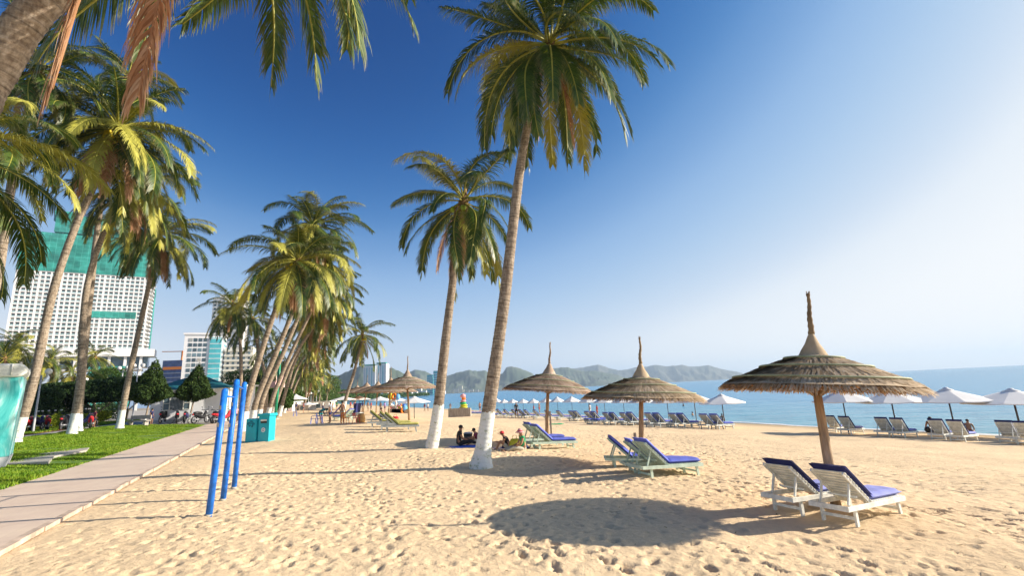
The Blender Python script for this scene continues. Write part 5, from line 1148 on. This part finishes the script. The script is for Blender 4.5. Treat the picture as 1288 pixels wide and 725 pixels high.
b = PX(176, 51); t = thing('park_bench', b, 'pale concrete bench between the third lawn trunk and the dark conifer', 'bench', None, R_(-12)); MB().box((0,0,.5), (2.6,.5,.09)).build('seat', M['concrete'], t, .01); MB().box((0,.25,.85), (2.6,.09,.4)).build('backrest', M['concrete'], t, .01)
for x in (-1,1): MB().box((x,0,.24), (.16,.42,.5)).build('leg', M['concrete'], t)
for k, (px, Y, sh, lab) in enumerate([(192,52,'c_navy','person in dark clothes beside the park bench'), (120,49.5,'c_maroon','person standing behind the red motorbike'), (298,58,'c_pink','person in pink walking at the kiosk corner')]): person(PX(px, Y), k*1.3, 'stand', lab, 'skin_d', sh, 'c_navy', group='people near the kiosk')
# ------------------------------------------------------------ buildings
def netmat():
    m, nt, bs, out = newmat('scaffold_net'); tc = nt.nodes.new('ShaderNodeTexCoord'); sp = nt.nodes.new('ShaderNodeSeparateXYZ'); nt.links.new(tc.outputs['Object'], sp.inputs[0])
    cb = nt.nodes.new('ShaderNodeCombineXYZ'); nt.links.new(sp.outputs[0], cb.inputs[0]); nt.links.new(sp.outputs[2], cb.inputs[1])
    br = N(nt, 'ShaderNodeTexBrick', Scale=.3); br.inputs['Mortar Size'].default_value = .03; br.inputs['Brick Width'].default_value = 1.1; br.inputs['Row Height'].default_value = .95; br.offset = 0
    br.inputs['Color1'].default_value = (.02,.25,.20,1); br.inputs['Color2'].default_value = (.045,.34,.28,1); br.inputs['Mortar'].default_value = (.10,.48,.40,1); nt.links.new(cb.outputs[0], br.inputs['Vector'])
    n = noise_node(nt, .12, 4, .6); r = ramp(nt, n.outputs[0], [(.35, (.6,.6,.6)), (.65, (1.35,1.35,1.35))]); mx = N(nt, 'ShaderNodeMix', data_type='RGBA', blend_type='MULTIPLY'); mx.inputs[0].default_value = 1
    nt.links.new(br.outputs[0], mx.inputs[6]); nt.links.new(r.outputs[0], mx.inputs[7]); nt.links.new(mx.outputs[2], bs.inputs['Base Color']); bs.inputs['Roughness'].default_value = .8; bs.inputs['Alpha'].default_value = .78; return m
M['net'] = netmat()
def frame_at(A, B):
    d = Vector((B.x-A.x, B.y-A.y, 0)); return math.atan2(d.y, d.x), d.length
# big hotel: local x along its front, y into it
A = Vector((-348,323,.3)); B = Vector((-284,362.5,.3)); an, Wf = frame_at(A, B); Dp = 26
hz0, hz1, hz2 = 46.0, 101.5, 130.5
t = thing('hotel_under_construction', A, 'huge hotel with a white balcony grid, green scaffold netting wrapped around its top', 'building', 'hotels behind the promenade', an)
MB().box((Wf/2, Dp/2+1.2, (hz0+hz2-2)/2), (Wf-1, Dp-2.2, hz2-2-hz0)).build('core', simple('raw_concrete', (.30,.30,.30), .9, .3, .1), t)
nb, nf = 25, 18; bw = Wf/nb; fh = (hz1-hz0)/nf
mb = MB()
for i in range(nf+1): mb.box((Wf/2, .6, hz0+i*fh), (Wf, 1.6, .62))
for j in range(nb+1): mb.box((j*bw, .62, (hz0+hz1)/2), (.75 if j % 4 else 1.2, 1.5, hz1-hz0-.02))
mb.build('facade_grid', M['facade'], t)
mr = MB(); mk = MB(); shown = 0
for i in range(nf):
    for j in range(nb):
        x = (j+.5)*bw; z = hz0+i*fh
        (mr).box((x, -.02, z+.95), (bw-.8, .08, .9))
        if i >= nf-4 and j < 24 and shown < 96: MB().box((x, 1.3, z+1.55), (bw-.9, .1, 2.2)).build('window', M['win'], t); shown += 1
        else: mk.box((x, 1.3, z+1.55), (bw-.9, .1, 2.2))
tag(mr.build('balcony_panel', simple('balcony_glass', (.42,.55,.55), .3, .2, .4), t), kind='stuff'); tag(mk.build('window', M['win'], t), kind='stuff')
MB().box((Wf/2+3, 6, hz0-3.2), (Wf+10, 16, 5.4)).build('podium_fascia', M['facade'], t)
MB().box((Wf/2+2, 8, hz0-10), (Wf+4, 10, 8.2)).build('podium_glass', M['glass'], t)
for k in range(9): MB().box((k*Wf/8, 1.0, 20), (1.6, 1.6, 40)).build('podium_column', M['facade'], t)
for k in range(3): MB().box((Wf/2, 4.5, 8+k*11), (Wf+2, 11, 1.2)).build('podium_floor', M['concrete'], t)
MB().box((Wf*.78, -.6, 18), (26, .2, 30)).build('scaffold_net', M['net'], t)
MB().box((Wf/2, -.5, (hz1+hz2)/2+.3), (Wf+1.5, .15, hz2-hz1)).build('scaffold_net', M['net'], t); MB().box((-.8, Dp/2, (hz1+hz2)/2+.3), (.15, Dp, hz2-hz1)).build('scaffold_net', M['net'], t)
MB().box((Wf+.8, Dp/2, (hz1+hz2)/2+.3), (.15, Dp, hz2-hz1)).build('scaffold_net', M['net'], t); MB().box((Wf/2+1, 8, hz2+9), (Wf*.62, 13, 14)).build('roof_block', M['net'], t); MB().box((Wf*.25, 8, hz2+15), (10, 10, 8)).build('roof_block', M['net'], t)
MB().box((Wf*.74, -.4, hz0+fh*8.2), (Wf*.36, .12, fh*1.6)).build('scaffold_net', M['net'], t)
mb = MB()
for i in range(nf+1): mb.box((Wf+1.0, Dp*.40, hz0+i*fh), (3.2, Dp*.72, .5))
for k in range(4): mb.box((Wf+.3, 3+k*7, (hz0+hz1)/2), (.8, .8, hz1-hz0))
mb.build('side_balconies', M['facade'], t); MB().box((Wf+2.8, Dp*.62, (hz0+hz1)/2-6), (.15, 7, hz1-hz0)).build('scaffold_net', M['net'], t)
for i in range(nf): MB().box((Wf+.45, Dp*.4, hz0+(i+.5)*fh+.1), (.2, Dp*.6, 1.9)).build('side_window', M['win'], t)
for k in range(2):
    z = hz2+.5; MB().box((k*14+6, 3, z+1), (.3, .3, 3)).build('rooftop_pole', M['grey'], t)
# white hotel with teal glass
A = Vector((-256,368,.3)); B = Vector((-232,368+11,.3)); an, Wf = frame_at(A, B); Hh = 56
t = thing('hotel', A, 'white hotel with a strip of turquoise curtain glass down its front', 'building', 'hotels behind the promenade', an)
MB().box((Wf/2, 9, Hh/2), (Wf, 18, Hh)).build('wall', M['facade'], t); MB().box((Wf/2, 9, Hh+.7), (Wf+1.6, 19.6, 1.4)).build('cornice', M['facade'], t)
for i in range(13):
    for j in range(4): f = MB().box((4.1+j*3.3, -.05, 5+i*3.9), (2.5, .3, 2.7)).build('window', M['win'], t)
MB().box((Wf*.80, -.35, Hh/2-1), (Wf*.30, .9, Hh-3)).build('curtain_glass', M['glass_teal'], t)
for i in range(14): MB().box((Wf*.80, -.86, 2+i*3.9), (Wf*.30, .12, .4)).build('mullion', M['facade'], t)
for i in range(13): MB().box((Wf+.1, 9, 5+i*3.9), (.3, 14, 1.6)).build('side_window', M['glass_teal'], t)
A = Vector((-231,380,.3)); t = thing('hotel', A, 'cream hotel wing with banded balconies behind the palm crowns', 'building', 'hotels behind the promenade', R_(20))
MB().box((10, 8, 23), (20, 16, 46)).build('wall', M['cream'], t)
for i in range(11):
    MB().box((10, -.6, 4+i*3.9), (20.4, 1.3, 1.2)).build('balcony', M['cream'], t)
    for j in range(5): MB().box((2.6+j*3.7, -.04, 5.9+i*3.9), (1.7, .2, 1.7)).build('window', M['win'], t)
A = Vector((-321,500,.3)); t = thing('tower', A, 'tall pale tower with a grid of small windows behind the white hotel', 'building', 'hotels behind the promenade', R_(14)); Ht = 114
MB().box((15, 10, Ht/2), (30, 20, Ht)).build('wall', M['facade'], t); MB().box((13, 10, Ht+2), (16, 12, 5)).build('plant_room', M['facade'], t)
mb = MB()
for i in range(14):
    for j in range(7): MB().box((2.6+j*4.1, -.06, Ht-4-i*4.2), (2.1, .3, 2.4)).build('window', M['win'], t)
for i in range(14, 26):
    for j in range(7): mb.box((2.6+j*4.1, -.06, Ht-4-i*4.2), (2.1, .3, 2.4))
tag(mb.build('window', M['win'], t), kind='stuff')
A = Vector((-404,550,.3)); t = thing('building_shell', A, 'blue netted building under construction with an orange band', 'building', 'hotels behind the promenade', R_(10)); zt = at(214,454,550).z
MB().box((11, 10, zt/2), (24, 20, zt)).build('wall', simple('blue_net', (.06,.10,.24), .8, .35, .3), t); MB().box((11, -.2, zt-9), (22, .4, 3.2)).build('banner', M['c_orange'], t)
for i in range(8): MB().box((11, -.25, 4+i*5), (24, .3, .5)).build('floor_slab', M['grey'], t)
zc = at(222,442,560).z; t = thing('tower_crane', (-392,562,.3), 'orange tower crane above the blue netted building', 'crane'); MB().bar((0,0,0), (0,0,zc), 1.2, 1.2).build('mast', M['c_orange'], t); MB().bar((-24,0,zc), (9,0,zc-1), .8, .8).build('jib', M['c_orange'], t); MB().box((7,0,zc-2.5), (3,1.5,3)).build('counterweight', M['grey'], t)
# twin towers on the coast
for k, (x0, x1, ty, Y, lab) in enumerate([(457,472.5,461,900,'left one of the joined white towers on the coast'), (471.5,486,458.5,905,'right one of the joined white towers on the coast')]):
    a_ = at(x0, ty, Y); b_ = at(x1, ty, Y); wd = b_.x-a_.x; t = thing('tower', (a_.x, Y, -2), lab, 'building', 'white towers on the coast'); hh = a_.z+2
    MB().box((wd/2, 10, hh/2), (wd, 20, hh)).build('wall', M['facade'], t); MB().box((wd*.5, 8, hh+1.5), (wd*.8, 10, 3)).build('parapet', M['net'], t)
    for j in range(5): MB().box((wd*(j+.5)/5, -.3, hh/2), (1.0, .8, hh-6)).build('window_strip', M['glass_teal'] if j % 2 else M['grey'], t)
for k, (x0, x1, ty, Y, lab, mt) in enumerate([(545,551.5,467,1500,'slim teal tower right of the front thatch','glass_teal'), (537,544.5,472,1520,'lower teal tower left of the slim one','glass_teal'), (495,500,478,1300,'pale slab tower between the thatch spires','cream')]):
    a_ = at(x0, ty, Y); b_ = at(x1, ty, Y); wd = b_.x-a_.x; t = thing('tower', (a_.x, Y, -2), lab, 'building', 'towers on the far coast'); hh = a_.z+2
    MB().box((wd/2, 8, hh/2), (wd, 16, hh)).build('wall', M[mt], t)
    for i in range(9): MB().box((wd/2, -.2, hh*(i+.7)/10), (wd+.4, .8, hh*.018)).build('floor_band', M['facade'], t)

# ------------------------------------------------------------ hills round the bay
def hillmat(nm, c1, c2, c3):
    m, nt, bs, out = newmat(nm); n = noise_node(nt, .006, 8, .65); r = ramp(nt, n.outputs[0], [(.35, c1), (.5, c2), (.68, c3)]); nt.links.new(r.outputs[0], bs.inputs['Base Color']); bs.inputs['Roughness'].default_value = 1
    n2 = noise_node(nt, .02, 6, .7); bump(nt, bs, n2.outputs[0], .35, 12); return m
HM = hillmat('hill_green', (.05,.08,.05), (.075,.105,.065), (.12,.13,.095)); HF = hillmat('hill_far', (.05,.07,.04), (.09,.09,.06), (.13,.12,.08))
def ridge(prof, D, depth, label, mat, seed, front=.35):
    xs = np.array([p[0] for p in prof], float); ys = np.array([p[1] for p in prof], float); n = 220; m_ = 44; V = np.zeros((n, m_, 3))
    for i in range(n):
        px = xs[0]+(xs[-1]-xs[0])*i/(n-1); py = np.interp(px, xs, ys); c = at(px, py, D); base = at(px, 522.1-.0485*px, D); hc = c.z-SEA; dirv = Vector((c.x, c.y, 0)).normalized()
        for j in range(m_):
            v = j/(m_-1); dd = (v-front)*depth; P = Vector((c.x, c.y, 0))+dirv*dd
            e = (v/front)**1.15 if v < front else max(0, 1-(v-front)/(1-front))**.9
            q = P/ (depth*.22); nz = mnoise.ridged_multi_fractal(Vector((q.x+seed, q.y, 0)), .9, 2.1, 5, 1.0, 2.0)
            w_ = math.sin(math.pi*min(1, v/front)) if v < front else math.sin(math.pi*min(1, (v-front)/(1-front)))
            h = hc*e*(1+.0*w_)-hc*.34*w_*(1.6-nz)*.9+hc*.03*mnoise.noise(Vector((px*.25, v*3, seed)))*(1-w_)
            V[i, j] = (P.x, P.y, SEA-1+max(-1.5, h))
    idx = np.arange(n*m_).reshape(n, m_); q = np.stack([idx[:-1, :-1], idx[1:, :-1], idx[1:, 1:], idx[:-1, 1:]], -1).reshape(-1, 4)
    tag(link('hills', npmesh('hills', V.reshape(-1, 3), q, True), mat), label, kind='structure')
ridge([(380,499),(400,490),(415,478),(435,468),(455,459.5),(470,458.5),(482,464),(492,462.5),(503,467),(515,474),(528,479),(545,494)], 2300, 1100, 'green hill behind the white coastal towers', HM, 3)
ridge([(495,484),(510,470),(522,465),(535,467),(548,474),(562,473),(576,468.5),(590,465.5),(600,467),(610,466),(622,473),(632,470),(637,462),(645,461),(657,464.5),(668,469),(680,479),(695,487),(712,489)], 3900, 1600, 'hills behind the town across the bay', HM, 8)
ridge([(655,486),(668,476),(682,471),(693,464),(704,462.5),(714,462),(724,465),(735,467.5),(746,466),(756,468),(768,470),(778,472),(786,476),(794,482.5)], 4700, 1500, 'green headland at the end of the bay', HM, 14)
ridge([(690,480),(705,468),(720,464),(735,462),(753,458.5),(765,463),(778,466),(789,465),(800,462),(812,461.5),(825,459),(838,461),(850,460),(858,459),(868,461.5),(880,461),(891,459.5),(902,463),(915,466),(928,468),(940,472),(955,475.5)], 7300, 1200, 'pale blue mountain range far beyond the bay', HF, 21)
mb = MB(); P_ = [at(x, 522.1-.0485*x, D) for x, D in ((395,560),(460,900),(520,1700),(560,2300),(640,3000),(700,3500),(715,3600),(715,4600),(560,4800),(380,4000),(330,1500))]; mb.v = [(p.x, p.y, SEA+.9) for p in P_]; mb.f = [tuple(range(len(P_)))]; mb.sm = [False]
tag(mb.build('far_shore', simple('far_shore_sand', (.22,.22,.13), 1, .4, .01)), 'low far shore of the bay', kind='structure')
# town across the bay
rd = random.Random(9); TN = 0
col = ['facade', 'cream', 'facade', 'roof_r', 'grey']; M['roof_r'] = simple('red_roof_wall', (.42,.25,.18), .9, .2, .1)
wds = ['left of the tallest palm', 'right of the tallest palm']
def town(px, w_, h_, D, mt, label):
    p = at(px, 522.1-.0485*px, D); t = thing('distant_building', (p.x, p.y, SEA+.9), label, 'building', 'buildings of the town across the bay'); W_ = w_/600*D; Hh = h_/600*D
    MB().box((0, 8, Hh/2), (W_, 16, Hh)).build('wall', M[mt], t); n = max(2, int(Hh/4))
    for i in range(min(n, 6)): MB().box((0, -.3, Hh*(i+.6)/min(n, 6)), (W_*.86, .8, Hh/min(n, 6)*.35)).build('window_band', M['glass'], t)
TL = [(569,4,3.5),(574,6,5),(579,5,8.5),(582,3,4),(588,4,2.5),(593,5,3),(600,4,2.6)]
names_ = ['pale block at the left end of the town','wide white block in the town left of the tall white one','tallest white block of the town','small block right of the tallest white block','low house halfway to the tallest palm','white low house nearer the tallest palm','low house touching the left side of the tallest palm']
for (x, a_, b_), lb in zip(TL, names_): town(x, a_, b_, 2700+x, rd.choice(['facade', 'cream', 'facade']), lb)
TR = [(628,4,2.5,'low pale house just right of the tallest palm'),(633,4,3.4,'cream house second right of the tallest palm'),(638,3,2.2,'tiny house third right of the tallest palm'),(643,5,2.8,'broad low building left of the teal port cranes'),(650,4,2.2,'low building below the headland foot'),
      (661,2,8,'thin teal tower left of the tall thatched pole'),(665,2,9,'thin teal tower touching the tall thatched pole'),(671,2.2,7.5,'thin teal tower right of the tall thatched pole'),(676,4,3,'white block right of the thin teal towers'),(683,4,2,'low white block at the town end'),(656,3,3,'white block left of the thin teal towers'),(692,4,1.6,'last low building of the town at the right')]
for x, a_, b_, lb in TR: town(x, a_, b_, 3300, 'glass_teal' if 'teal tower' in lb else rd.choice(['facade', 'cream', 'facade']), lb)
for k, (x, w_, h_, D) in enumerate([(522,5,5,1700),(528,4,8,1750),(533,6,5,1720),(540,5,4,1740),(553,5,5,1800),(558,4,3.5,1900),(516,4,4,1650),(507,4,3,1600)]): town(x, w_, h_, D, ['facade','cream','facade','facade','cream','facade','facade','cream'][k], ['white block between the front thatch and the towers', 'tall narrow block under the right rim of the front thatch', 'broad block below the teal towers', 'cream-lit block left under the slim teal tower', 'block right under the slim teal tower', 'low block between the teal tower and the second palm', 'low white block left of the tall narrow one', 'small block seen under the front thatch rim'][k])
# distant wood along the coast
r = np.random.default_rng(5); n = 26000; px = r.uniform(384, 540, n); D = 240+(px-384)*4.2+r.uniform(0, 90, n); hh = (9+6*vnoise(px*.33, D*0)+4*vnoise(px*1.1, D*0+3))*(r.random(n)**.5)*np.interp(px, [384,470,540], [1.15,.9,.5])
pts = np.array([[*at(a, 522.1-.0485*a, d).xy, SEA+1+h] for a, d, h in zip(px, D, hh)]); tag(link('distant_trees', leafcloud(pts, 1.6, 3), M['leaf_mid']), 'distant green wood along the curving coast', 'wood', kind='stuff')
# stall buildings at the end of the row
for k, (x0, x1, ty, Y, mt, lab) in enumerate([(357,368,507.5,98,'wallwhite','low white beach stall behind the palm row'), (376,388,510,100,'concrete','low stone counter under the small umbrellas'), (392,414,507,120,'wallwhite','long low white wall at the far end of the beach'), (287,300,487,66,'wallwhite','white striped wall right of the kiosk'), (330,345,470,95,'c_pinkwall','pink wall seen between leaning trunks')]):
    if mt == 'c_pinkwall': M[mt] = simple('pink_wall', (.62,.40,.38), .8, .1)
    a_ = PX(x0, Y); b_ = PX(x1, Y); tp = at(x0, ty, Y); wd = b_.x-a_.x; t = thing('low_building', a_, lab, 'building', 'low buildings behind the beach'); MB().box((wd/2, 2, (tp.z-a_.z)/2), (wd, 4, tp.z-a_.z)).build('wall', M[mt], t); MB().box((wd/2, 2, tp.z-a_.z+.1), (wd+.6, 4.6, .25)).build('roof', M['lwood'], t); MB().box((wd*.35, -.03, (tp.z-a_.z)*.45), (wd*.3, .1, (tp.z-a_.z)*.6)).build('opening', M['glass'], t)
hedge(-10, -4, 118, 128, 1.3, 'leaf_yel', 3000, 'bright green shrubs at the far end of the beach', 31, .3)
